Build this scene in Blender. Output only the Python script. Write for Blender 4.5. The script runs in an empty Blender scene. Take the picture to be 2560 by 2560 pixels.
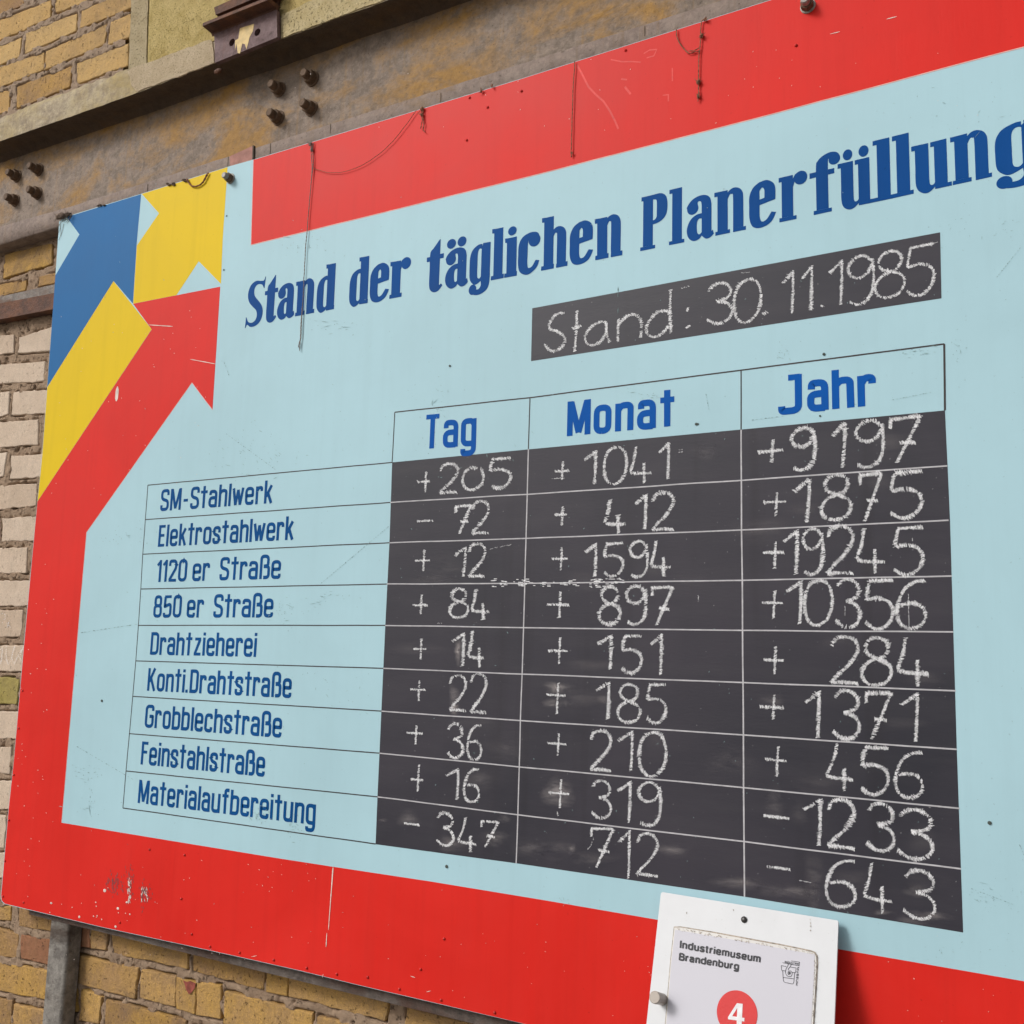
import bpy, bmesh, math, random
from mathutils import Vector, Matrix, noise
random.seed(7)
R = math.radians
scene = bpy.context.scene
COL = scene.collection

# ------------------------------------------------------------------ camera, sky, sun, exposure
F = 2542.86                       # focal length in photo pixels (2560 wide)
CAM = Vector((0.0, -1.4, 1.6))
ROW = [Vector((0.859301, 0.510738, 0.02737)), Vector((-0.049438, 0.136202, -0.989447)),
       Vector((-0.509076, 0.848879, 0.142289))]          # right, down, forward
cd = bpy.data.cameras.new('camera'); cam = bpy.data.objects.new('camera', cd); COL.objects.link(cam)
cd.sensor_width = 36.0; cd.lens = 36.0 * F / 2560.0; cd.clip_start = 0.01; cd.clip_end = 500
r, d, f = ROW
cam.matrix_world = Matrix(((r.x, -d.x, -f.x, CAM.x), (r.y, -d.y, -f.y, CAM.y), (r.z, -d.z, -f.z, CAM.z), (0, 0, 0, 1)))
scene.camera = cam

SUN_DIR = Vector((0.52, 0.66, -0.60)).normalized()        # the way the light travels
w = bpy.data.worlds.new("World"); scene.world = w; w.use_nodes = True
nt = w.node_tree; nt.nodes.clear()
sky = nt.nodes.new('ShaderNodeTexSky'); sky.sky_type = 'NISHITA'; sky.sun_disc = False
sky.sun_elevation = math.asin(-SUN_DIR.z); sky.sun_rotation = math.atan2(-SUN_DIR.x, -SUN_DIR.y)
sky.air_density = 1.0; sky.dust_density = 4.0; sky.ozone_density = 1.0
hs = nt.nodes.new('ShaderNodeHueSaturation'); hs.inputs['Saturation'].default_value = 0.30
bg = nt.nodes.new('ShaderNodeBackground'); bg.inputs['Strength'].default_value = 0.105
out = nt.nodes.new('ShaderNodeOutputWorld')
nt.links.new(sky.outputs[0], hs.inputs['Color']); nt.links.new(hs.outputs[0], bg.inputs[0]); nt.links.new(bg.outputs[0], out.inputs[0])
sd = bpy.data.lights.new('sun', 'SUN'); sd.energy = 1.75; sd.angle = R(17); sd.color = (1.0, 0.975, 0.945)
so = bpy.data.objects.new('sun', sd); COL.objects.link(so)
so.rotation_euler = SUN_DIR.to_track_quat('-Z', 'Y').to_euler()
scene.view_settings.view_transform = 'Standard'; scene.view_settings.look = 'None'
scene.view_settings.exposure = 0.05; scene.view_settings.gamma = 1

# ------------------------------------------------------------------ helpers
def ray(u, v):
    a, b = (u - 1280) / F, (v - 1280) / F
    return ROW[0] * a + ROW[1] * b + ROW[2]

def un(u, v, y=0.0):
    """photo measurement -> point on the vertical plane at depth y"""
    q = ray(u, v); return CAM + q * ((y - CAM.y) / q.y)

class Crop:
    def __init__(s, x0, y0, k): s.x0, s.y0, s.k = x0, y0, k
    def __call__(s, *pts): return [(s.x0 + p[0] * s.k, s.y0 + p[1] * s.k) + tuple(p[2:]) for p in pts]

def tag(o, label=None, cat=None, group=None, kind=None):
    if label: o['label'] = label
    if cat: o['category'] = cat
    if group: o['group'] = group
    if kind: o['kind'] = kind
    return o

def thing(name, loc, label, cat, group=None):
    o = bpy.data.objects.new(name, None); COL.objects.link(o); o.location = loc
    o.empty_display_size = 0.05
    return tag(o, label, cat, group)

def gloc(o):
    l = Vector((0, 0, 0))
    while o: l += Vector(o.location); o = o.parent
    return l

class MB:
    def __init__(s): s.v, s.f, s.a = [], [], []
    def add(s, pts, faces, att=None):
        n = len(s.v); s.v += [tuple(p) for p in pts]; s.f += [tuple(n + i for i in q) for q in faces]
        s.a += (att if att else [1.0] * len(pts))
    def box(s, x0, x1, y0, y1, z0, z1):
        s.add([(x, y, z) for x in (x0, x1) for y in (y0, y1) for z in (z0, z1)],
              [(0, 1, 3, 2), (4, 6, 7, 5), (0, 4, 5, 1), (2, 3, 7, 6), (0, 2, 6, 4), (1, 5, 7, 3)])
    def tube(s, pts, rad, n=8, cap=True):
        k = len(pts); V = []
        for i, p in enumerate(pts):
            t = (Vector(pts[min(i + 1, k - 1)]) - Vector(pts[max(i - 1, 0)])).normalized()
            a = t.cross(Vector((0.3, 0.9, 0.25)))
            if a.length < 1e-3: a = t.cross(Vector((1, 0, 0)))
            a.normalize(); b = t.cross(a); rr = rad[i] if isinstance(rad, (list, tuple)) else rad
            V += [Vector(p) + (a * math.cos(2 * math.pi * j / n) + b * math.sin(2 * math.pi * j / n)) * rr for j in range(n)]
        Fc = [(i * n + j, i * n + (j + 1) % n, (i + 1) * n + (j + 1) % n, (i + 1) * n + j) for i in range(k - 1) for j in range(n)]
        if cap: Fc += [tuple(range(n))[::-1], tuple((k - 1) * n + j for j in range(n))]
        s.add(V, Fc)
    def prism(s, poly, y0, y1):
        n = len(poly)
        s.add([(x, y0, z) for x, z in poly] + [(x, y1, z) for x, z in poly],
              [tuple(range(n)), tuple(range(n, 2 * n))[::-1]] + [(i, (i + 1) % n, n + (i + 1) % n, n + i) for i in range(n)])
    def blob(s, c, rx, ry, rz, n=8, m=5, jit=0.0):
        V = []
        for i in range(m + 1):
            th = math.pi * i / m
            for j in range(n):
                ph = 2 * math.pi * j / n; q = 1 + random.uniform(-jit, jit)
                V.append((c[0] + rx * math.sin(th) * math.cos(ph) * q, c[1] + ry * math.cos(th) * q, c[2] + rz * math.sin(th) * math.sin(ph) * q))
        s.add(V, [(i * n + j, (i + 1) * n + j, (i + 1) * n + (j + 1) % n, i * n + (j + 1) % n) for i in range(m) for j in range(n)])
    def build(s, name, mat, parent=None, smooth=False, tri=False, fix=True):
        me = bpy.data.meshes.new(name); L = gloc(parent)
        me.from_pydata([(x - L.x, y - L.y, z - L.z) for x, y, z in s.v], [], s.f)
        at = me.attributes.new('fade', 'FLOAT', 'POINT'); at.data.foreach_set('value', s.a)
        if tri or fix:
            bm = bmesh.new(); bm.from_mesh(me)
            if tri: bmesh.ops.triangulate(bm, faces=bm.faces[:], ngon_method='EAR_CLIP')
            if fix: bmesh.ops.recalc_face_normals(bm, faces=bm.faces[:])
            bm.to_mesh(me); bm.free()
        me.materials.append(mat)
        if smooth: me.polygons.foreach_set('use_smooth', [True] * len(me.polygons))
        o = bpy.data.objects.new(name, me); COL.objects.link(o); o.parent = parent
        return o

_k = [0]
def lay():
    _k[0] = (_k[0] + 1) % 24; return _k[0] * 5.0e-6

# ------------------------------------------------------------------ materials
class N:
    def __init__(s, name, rough=0.5, spec=0.5):
        s.m = bpy.data.materials.new(name); s.m.use_nodes = True; s.t = s.m.node_tree; s.t.nodes.clear()
        s.o = s.n('ShaderNodeOutputMaterial'); s.b = s.n('ShaderNodeBsdfPrincipled')
        s.b.inputs['Roughness'].default_value = rough; s.b.inputs['Specular IOR Level'].default_value = spec
        s.l(s.b.outputs[0], s.o.inputs[0]); s.tc = s.n('ShaderNodeNewGeometry').outputs['Position']
    def n(s, t, **k):
        q = s.t.nodes.new(t)
        for a, b in k.items(): setattr(q, a, b)
        return q
    def l(s, a, b): s.t.links.new(a, b)
    def noise(s, scale, detail=4, rough=0.55, stretch=None, dist=0.0, vec=None):
        q = s.n('ShaderNodeTexNoise'); q.inputs['Scale'].default_value = scale; q.inputs['Detail'].default_value = detail
        q.inputs['Roughness'].default_value = rough; q.inputs['Distortion'].default_value = dist
        src = vec if vec is not None else s.tc
        if stretch:
            mp = s.n('ShaderNodeMapping'); mp.inputs['Scale'].default_value = stretch; s.l(src, mp.inputs[0]); src = mp.outputs[0]
        s.l(src, q.inputs['Vector']); return q.outputs['Fac']
    def ramp(s, fac, stops):
        q = s.n('ShaderNodeValToRGB'); e = q.color_ramp.elements
        while len(e) < len(stops): e.new(0.5)
        for i, (p, c) in enumerate(stops):
            e[i].position = p; e[i].color = (c[0], c[1], c[2], 1) if isinstance(c, (tuple, list)) else (c, c, c, 1)
        s.l(fac, q.inputs[0]); return q.outputs[0]
    def mix(s, fac, a, b, mode='MIX'):
        q = s.n('ShaderNodeMix', data_type='RGBA', blend_type=mode)
        for x, i in ((fac, 0), (a, 6), (b, 7)):
            if isinstance(x, (int, float)): q.inputs[i].default_value = x
            elif isinstance(x, (tuple, list)): q.inputs[i].default_value = (x[0], x[1], x[2], 1)
            else: s.l(x, q.inputs[i])
        return q.outputs[2]
    def math(s, op, a, b=0.0, c=None):
        q = s.n('ShaderNodeMath', operation=op)
        for x, i in ((a, 0), (b, 1), (c, 2)):
            if x is None: continue
            if isinstance(x, (int, float)): q.inputs[i].default_value = x
            else: s.l(x, q.inputs[i])
        return q.outputs[0]
    def col(s, c):
        if isinstance(c, (tuple, list)): s.b.inputs['Base Color'].default_value = (c[0], c[1], c[2], 1)
        else: s.l(c, s.b.inputs['Base Color'])
        return s
    def bump(s, h, strength=0.3, dist=0.001):
        q = s.n('ShaderNodeBump'); q.inputs['Strength'].default_value = strength; q.inputs['Distance'].default_value = dist
        s.l(h, q.inputs['Height']); s.l(q.outputs[0], s.b.inputs['Normal']); return s
    def rough(s, r): s.l(r, s.b.inputs['Roughness']); return s

def scl(c, k): return tuple(x * k for x in c)

def paint(name, c, rough=0.34, spec=0.5, var=0.10, streak=0.05, fade=None):
    m = N(name, rough, spec)
    big = m.noise(3.0, 5, 0.6, dist=0.4)
    c1 = m.mix(m.ramp(big, [(0.30, 0.0), (0.70, 1.0)]), scl(c, 1 - var), tuple(min(1, x * (1 + var * 0.7) + 0.003) for x in c))
    st = m.noise(26, 3, 0.6, stretch=(1.6, 1, 0.10))
    c2 = m.mix(m.math('MULTIPLY', m.ramp(st, [(0.38, 0.0), (0.75, 1.0)]), streak * 3), c1, fade or tuple(x * 1.06 + 0.012 for x in c))
    rn = m.noise(19, 4, 0.65, stretch=(2.2, 1, 0.09)); c2 = m.mix(m.math('MULTIPLY', m.ramp(rn, [(0.50, 0.0), (0.74, 1.0)]), 0.16 if c[0] > .6 else 0.07), c2, scl(c, 0.62))
    gm = m.noise(1.7, 6, 0.7, dist=1.0); c2 = m.mix(m.math('MULTIPLY', m.ramp(gm, [(0.46, 0.0), (0.78, 1.0)]), 0.22), c2, tuple(x * 0.80 + 0.022 for x in c))
    sp = m.noise(190, 2, 0.5)
    c3 = m.mix(m.math('MULTIPLY', m.ramp(sp, [(0.70, 0.0), (0.76, 1.0)]), 0.35), c2, scl(c, 0.45))
    m.col(c3)
    fine = m.noise(330, 3, 0.6, stretch=(1.0, 1, 0.13)); lo = m.noise(7, 3, 0.5, stretch=(1, 1, 0.5))
    m.bump(m.math('ADD', m.math('MULTIPLY', fine, 0.6), m.math('MULTIPLY', lo, 2.0)), 0.35, 0.0007)
    m.rough(m.math('MULTIPLY_ADD', big, 0.22, rough - 0.11))
    return m.m

M_blue = paint('light_blue_paint', (0.395, 0.60, 0.665), 0.52, 0.18, var=0.055, streak=0.03)
M_red = paint('red_paint', (0.68, 0.020, 0.013), 0.50, 0.13, var=0.10, streak=0.05, fade=(0.64, 0.040, 0.030))
M_yel = paint('yellow_paint', (0.74, 0.51, 0.004), 0.52, 0.12, var=0.06, streak=0.03)
M_arr = paint('mid_blue_paint', (0.006, 0.125, 0.34), 0.50, 0.13, var=0.10, streak=0.04)
M_title = paint('dark_blue_lettering_paint', (0.002, 0.064, 0.255), 0.55, 0.06, var=0.16, streak=0.05)
M_head = paint('bright_blue_lettering_paint', (0.001, 0.085, 0.37), 0.55, 0.06, var=0.18, streak=0.05)
M_rowt = paint('navy_lettering_paint', (0.003, 0.070, 0.235), 0.55, 0.06, var=0.14, streak=0.04)

def slate():
    m = N('chalkboard_paint', 0.50, 0.24)
    big = m.noise(2.6, 5, 0.6, dist=0.6); st = m.noise(30, 4, 0.65, stretch=(0.16, 1, 1.0)); vs = m.noise(14, 3, 0.6, stretch=(1.4, 1, 0.07))
    c = m.mix(m.ramp(big, [(0.3, 0.0), (0.7, 1.0)]), (0.028, 0.028, 0.037), (0.047, 0.042, 0.054))
    c = m.mix(m.math('MULTIPLY', m.ramp(st, [(0.45, 0.0), (0.8, 1.0)]), 0.20), c, (0.085, 0.080, 0.086))
    c = m.mix(m.math('MULTIPLY', m.ramp(vs, [(0.58, 0.0), (0.75, 1.0)]), 0.35), c, (0.020, 0.018, 0.021))
    sp = m.noise(260, 1, 0.5); c = m.mix(m.math('MULTIPLY', m.ramp(sp, [(0.76, 0.0), (0.79, 1.0)]), 0.5), c, (0.35, 0.34, 0.34))
    m.col(c); m.bump(m.noise(350, 2, 0.5, stretch=(0.3, 1, 1)), 0.25, 0.0005); m.rough(m.math('MULTIPLY_ADD', big, 0.2, 0.36)); return m.m
M_slate = slate()

def simple(name, c, rough=0.6, spec=0.4, var=0.2, scale=60, bump=0.4, bd=0.0006):
    m = N(name, rough, spec); n1 = m.noise(scale, 5, 0.6)
    m.col(m.mix(m.ramp(n1, [(0.3, 0.0), (0.7, 1.0)]), scl(c, 1 - var), tuple(min(1, x * (1 + var)) for x in c)))
    m.bump(m.noise(scale * 5, 3, 0.6), bump, bd); return m.m
M_dline = simple('dark_grid_line_paint', (0.030, 0.022, 0.022), 0.6)
M_wline = simple('pale_grid_line_paint', (0.46, 0.45, 0.47), 0.6)
M_pink = simple('pale_edge_primer', (0.66, 0.40, 0.36), 0.6)
M_edge = simple('board_edge', (0.42, 0.36, 0.30), 0.8)

def chalk_mat():
    m = N('chalk', 0.95, 0.1)
    g = m.noise(900, 2, 0.7); m.col(m.mix(m.ramp(g, [(0.3, 0.0), (0.6, 1.0)]), (0.66, 0.66, 0.675), (0.855, 0.855, 0.87)))
    a = m.ramp(m.noise(520, 3, 0.7, stretch=(1.0, 1, 0.55)), [(0.24, 0.0), (0.34, 1.0)])
    m.l(a, m.b.inputs['Alpha']); return m.m
M_chalk = chalk_mat()
def dust_mat():
    m = N('smeared_chalk_dust', 0.95, 0.05); m.col((0.55, 0.50, 0.49))
    at = m.n('ShaderNodeAttribute', attribute_name='fade')
    n1 = m.ramp(m.noise(46, 6, 0.75, stretch=(0.35, 1, 1.3), dist=0.8), [(0.38, 0.0), (0.70, 1.0)])
    m.l(m.math('MULTIPLY', at.outputs['Fac'], n1), m.b.inputs['Alpha']); return m.m
M_dust = dust_mat()

def brick_mat(name, ca, cb, cc, pits=0.55, grime=(0.20, 0.15, 0.11), gr=0.35, bd=0.0026, tint=(0.80, 0.74, 0.70), sootk=0.35):
    m = N(name, 0.88, 0.2)
    oi = m.n('ShaderNodeObjectInfo').outputs['Random']
    # every brick samples its own part of the noise
    cmb = m.n('ShaderNodeCombineXYZ'); m.l(m.math('MULTIPLY', oi, 37.0), cmb.inputs[1])
    va = m.n('ShaderNodeVectorMath', operation='ADD'); m.l(m.tc, va.inputs[0]); m.l(cmb.outputs[0], va.inputs[1]); v = va.outputs[0]
    base = m.ramp(oi, [(0.0, ca), (0.45, cb), (0.8, ca), (1.0, cc)])
    n1 = m.noise(16, 5, 0.65, vec=v, dist=0.5)
    c = m.mix(m.ramp(n1, [(0.35, 0.0), (0.65, 1.0)]), m.mix(0.5, base, cb), m.mix(0.45, base, ca))
    c = m.mix(m.math('MULTIPLY', m.ramp(m.noise(9, 4, 0.7, vec=v), [(0.50, 0.0), (0.72, 1.0)]), gr), c, grime)
    m_ = m.math('FRACT', m.math('MULTIPLY', oi, 7.31)); c = m.mix(m.ramp(m_, [(0.0, 0.0), (1.0, 1.0)]), c, m.mix(1.0, c, tint, 'MULTIPLY'))
    soot = m.ramp(m.noise(5.5, 6, 0.75, dist=0.8), [(0.52, 0.0), (0.66, 1.0)]); c = m.mix(m.math('MULTIPLY', soot, sootk), c, (0.13, 0.095, 0.075))
    drag = m.noise(55, 3, 0.6, stretch=(1.5, 1, 0.25), vec=v)
    c = m.mix(m.math('MULTIPLY', m.ramp(drag, [(0.55, 0.0), (0.75, 1.0)]), 0.35), c, scl(cb, 0.62))
    gr_ = m.noise(420, 3, 0.7, vec=v); c = m.mix(m.math('MULTIPLY', m.ramp(gr_, [(0.38, 1.0), (0.56, 0.0)]), 0.42), c, scl(cb, 0.55))
    c = m.mix(m.math('MULTIPLY', m.ramp(gr_, [(0.56, 0.0), (0.68, 1.0)]), 0.30), c, tuple(min(1, x * 1.45) for x in ca))
    pit = m.ramp(m.noise(170, 3, 0.6, vec=v), [(0.30, 1.0), (0.37, 0.0)])
    c = m.mix(m.math('MULTIPLY', pit, pits), c, (0.05, 0.032, 0.022))
    m.col(c)
    h = m.math('SUBTRACT', m.math('ADD', m.noise(90, 5, 0.7, vec=v), m.math('MULTIPLY', drag, 0.6)), m.math('MULTIPLY', pit, 0.8))
    m.bump(h, 1.0, bd); return m.m
M_by = brick_mat('yellow_clinker_brick', (0.56, 0.355, 0.135), (0.60, 0.41, 0.18), (0.47, 0.27, 0.08))
M_bo = brick_mat('weathered_ochre_brick', (0.60, 0.36, 0.075), (0.46, 0.285, 0.13), (0.40, 0.24, 0.15), gr=0.72, grime=(0.22, 0.15, 0.11), bd=0.0034, tint=(0.66, 0.64, 0.78), sootk=0.6)
M_bw = brick_mat('cream_sand_lime_brick', (0.63, 0.50, 0.385), (0.67, 0.55, 0.435), (0.55, 0.43, 0.33), pits=0.2, grime=(0.46, 0.36, 0.26), gr=0.3, bd=0.0014, tint=(0.88, 0.84, 0.80), sootk=0.12)
M_bg = brick_mat('mossy_yellow_brick', (0.42, 0.36, 0.10), (0.46, 0.40, 0.15), (0.40, 0.33, 0.12))
M_br = brick_mat('red_stained_brick', (0.33, 0.15, 0.085), (0.38, 0.20, 0.10), (0.40, 0.24, 0.10))

def mortar_mat(name, c, c2, fs=1.0):
    m = N(name, 0.95, 0.1); n1 = m.noise(34, 6, 0.7, dist=0.3)
    cc = m.mix(m.ramp(n1, [(0.3, 0.0), (0.7, 1.0)]), c, c2)
    pit = m.ramp(m.noise(120 * fs, 4, 0.65), [(0.32, 1.0), (0.42, 0.0)])
    cc = m.mix(m.math('MULTIPLY', pit, 0.6), cc, scl(c, 0.3)); m.col(cc)
    m.bump(m.math('SUBTRACT', m.noise(110 * fs, 6, 0.75), m.math('MULTIPLY', pit, 0.8)), 1.0, 0.004); return m.m
M_mo = mortar_mat('grey_brown_mortar', (0.27, 0.185, 0.125), (0.39, 0.285, 0.20))
M_mu = mortar_mat('pinkish_mortar', (0.30, 0.215, 0.15), (0.40, 0.30, 0.22))
M_pl = mortar_mat('yellow_rough_render', (0.46, 0.34, 0.12), (0.68, 0.54, 0.25), 3.2)
M_ps = mortar_mat('smooth_plaster', (0.40, 0.32, 0.19), (0.52, 0.43, 0.28), 1.8)

def beam_mat(name, g1, g2, rust, amt=(0.46, 0.60), seed=0.0):
    m = N(name, 0.72, 0.35)
    n1 = m.noise(5.5, 7, 0.68, stretch=(0.8, 1, 1.5), dist=0.5); n2 = m.noise(30, 5, 0.7)
    c = m.mix(m.ramp(n2, [(0.36, 0.0), (0.62, 1.0)]), g1, g2); fl = m.noise(75, 6, 0.75, dist=0.4); c = m.mix(m.math('MULTIPLY', m.ramp(fl, [(0.52, 0.0), (0.60, 1.0)]), 0.38), c, tuple(x * 1.35 for x in g2)); c = m.mix(m.math('MULTIPLY', m.ramp(fl, [(0.36, 1.0), (0.44, 0.0)]), 0.45), c, scl(g1, 0.5))
    mask = m.ramp(m.math('MULTIPLY_ADD', n2, 0.22, n1), [(amt[0], 0.0), (amt[1] + 0.08, 1.0)])
    rc = m.mix(m.ramp(m.noise(60, 5, 0.7), [(0.3, 0.0), (0.7, 1.0)]), scl(rust, 0.6), rust)
    c = m.mix(mask, c, rc)
    run = m.noise(40, 3, 0.6, stretch=(2, 1, 0.08)); c = m.mix(m.math('MULTIPLY', m.ramp(run, [(0.56, 0.0), (0.72, 1.0)]), 0.30), c, scl(rust, 0.75))
    pit = m.ramp(m.noise(150, 3, 0.6), [(0.29, 1.0), (0.35, 0.0)]); c = m.mix(m.math('MULTIPLY', pit, 0.6), c, (0.05, 0.03, 0.02))
    m.col(c); m.bump(m.math('ADD', m.noise(140, 5, 0.7), m.math('ADD', m.math('MULTIPLY', mask, 0.5), m.math('MULTIPLY', fl, 0.8))), 0.9, 0.0022); return m.m
M_web = beam_mat('grey_paint_with_ochre_rust', (0.165, 0.125, 0.095), (0.27, 0.21, 0.165), (0.40, 0.22, 0.060), (0.555, 0.665))
M_flg = beam_mat('weathered_yellow_grey_paint', (0.26, 0.20, 0.13), (0.46, 0.38, 0.25), (0.42, 0.31, 0.12), (0.56, 0.70))
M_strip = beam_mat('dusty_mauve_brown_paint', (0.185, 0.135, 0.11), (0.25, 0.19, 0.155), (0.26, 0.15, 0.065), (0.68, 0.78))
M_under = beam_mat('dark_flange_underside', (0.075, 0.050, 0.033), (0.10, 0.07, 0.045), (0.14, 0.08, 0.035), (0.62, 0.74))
M_bolt = simple('rusty_brown_bolt', (0.135, 0.085, 0.052), 0.75, 0.3, 0.35, 120, 0.7, 0.001)
M_brk = beam_mat('purple_brown_rust', (0.120, 0.070, 0.070), (0.19, 0.125, 0.125), (0.16, 0.055, 0.025), (0.58, 0.72))
M_rust = beam_mat('orange_brown_rust', (0.065, 0.030, 0.020), (0.125, 0.055, 0.034), (0.21, 0.080, 0.032), (0.56, 0.66))
M_greyp = beam_mat('flaking_grey_paint', (0.16, 0.14, 0.125), (0.25, 0.22, 0.195), (0.14, 0.07, 0.04), (0.62, 0.70))
M_frame = beam_mat('dark_steel_frame', (0.075, 0.060, 0.052), (0.14, 0.115, 0.10), (0.08, 0.035, 0.022), (0.58, 0.70))
M_post = beam_mat('worn_grey_steel_post', (0.15, 0.135, 0.12), (0.29, 0.27, 0.24), (0.085, 0.06, 0.045), (0.60, 0.74))
M_splash = simple('yellow_paint_splash', (0.62, 0.44, 0.17), 0.6)
M_clip = simple('faded_red_oxide', (0.36, 0.17, 0.135), 0.8, var=0.25)
M_twine = simple('brown_twine', (0.27, 0.135, 0.085), 0.95, 0.1, 0.4, 300, 0.8, 0.0006)
M_ptwine = simple('grey_twine', (0.27, 0.225, 0.20), 0.95, 0.1, 0.35, 300, 0.8, 0.0006)
M_lint = simple('cobweb_and_dirt', (0.20, 0.15, 0.12), 1.0, 0.0, 0.4, 200, 1.0, 0.002)
M_dark = simple('scratch_dark', (0.07, 0.085, 0.075), 0.9)
M_soft = simple('scratch_grey_green', (0.27, 0.40, 0.40), 0.9)
M_pale = simple('chipped_white', (0.70, 0.58, 0.52), 0.8)
M_scr = simple('pink_scrape', (0.69, 0.050, 0.040), 0.6)
M_nailr = simple('painted_over_nail', (0.52, 0.018, 0.013), 0.4)
M_white = simple('white_lacquered_sheet', (0.645, 0.655, 0.67), 0.42, 0.3, 0.025, 30, 0.12)
M_sheet = simple('clear_cover_over_grey', (0.62, 0.60, 0.57), 0.3, 0.5, 0.06, 40, 0.15)
M_paper = simple('poster_paper', (0.55, 0.54, 0.59), 0.45, 0.3, 0.015, 8, 0.05)
M_grime = simple('dirt_in_groove', (0.36, 0.31, 0.26), 0.9, 0.1, 0.5, 160)
M_ink = simple('black_ink', (0.018, 0.018, 0.024), 0.5)
M_disc = simple('red_print', (0.60, 0.030, 0.030), 0.45, 0.3, 0.04)
M_wprint = simple('white_print', (0.72, 0.71, 0.72), 0.45)
M_knob = simple('beige_plastic', (0.40, 0.345, 0.295), 0.4, 0.5, 0.08)
M_screw = simple('dark_screw', (0.035, 0.032, 0.030), 0.35, 0.6)
M_steel = simple('dull_steel', (0.30, 0.275, 0.24), 0.5, 0.6, 0.3, 200)

# ------------------------------------------------------------------ ground
g = MB(); g.add([(-60, -60, 0), (60, -60, 0), (60, 60, 0), (-60, 60, 0)], [(0, 1, 2, 3)])
tag(g.build('ground', simple('gravel_yard', (0.22, 0.20, 0.175), 0.95, 0.2, 0.3, 8, 1.0, 0.01)), kind='structure')

# ------------------------------------------------------------------ brick wall
wall = thing('brick_wall', (-2.0, 0.05, 0.0), 'old brick wall of yellow and cream bricks with grey mortar behind the painted board', 'brick wall')
wc = MB(); wc.box(-3.6, 1.4, 0.085, 0.42, 0.0, 4.1); wc.build('wall_core', M_mo, wall)

QUADS = []
def mortar_patch(x0, x1, z0, z1, y, mat, yb, step=0.0025, amp=0.0034):
    """mortar bed: nearly flush with the bricks, open cracks along their edges"""
    nx, nz = int((x1 - x0) / step), int((z1 - z0) / step); D = {}
    for (yq, TL, TR, BR, BL) in QUADS:
        if abs(yq - yb) > 1e-4: continue
        P = [TL, TR, BR, BL]; xs = [p.x for p in P]; zs = [p.z for p in P]
        E = []
        for k in range(4):
            a_, c_ = P[k], P[(k + 1) % 4]; t = (c_ - a_).normalized(); E.append((a_.x, a_.z, -t.z, t.x))   # outward for clockwise order
        for j in range(max(0, int((min(zs) - .008 - z0) / step)), min(nz, int((max(zs) + .008 - z0) / step) + 1) + 1):
            for i in range(max(0, int((min(xs) - .008 - x0) / step)), min(nx, int((max(xs) + .008 - x0) / step) + 1) + 1):
                x, z = x0 + step * i, z0 + step * j
                d_ = max((x - ax) * nx_ + (z - az) * nz_ for ax, az, nx_, nz_ in E)
                if d_ < D.get((i, j), 1.0): D[i, j] = d_
    V = []
    for j in range(nz + 1):
        for i in range(nx + 1):
            x, z = x0 + step * i, z0 + step * j
            h = noise.fractal(Vector((x * 22, 3.1, z * 22)), 1.0, 2.0, 4) * amp
            pt = noise.noise(Vector((x * 70, 9.7, z * 70)))
            if pt > 0.35: h += (pt - 0.35) * 0.022
            d_ = D.get((i, j), 1.0)
            if d_ < -0.004: h += 0.02
            elif d_ < 0.0036:
                g_ = noise.noise(Vector((x * 28, 17.0, z * 28)))
                if g_ > -0.10: h += 0.012 * min(1.0, (g_ + .10) * 4) * (1 - max(0, d_) / 0.0036) ** .7
            V.append((x, y + h, z))
    b = MB(); b.add(V, [(j * (nx + 1) + i, j * (nx + 1) + i + 1, (j + 1) * (nx + 1) + i + 1, (j + 1) * (nx + 1) + i) for j in range(nz) for i in range(nx)])
    return b.build('mortar', mat, wall, smooth=True, fix=False)

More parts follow.
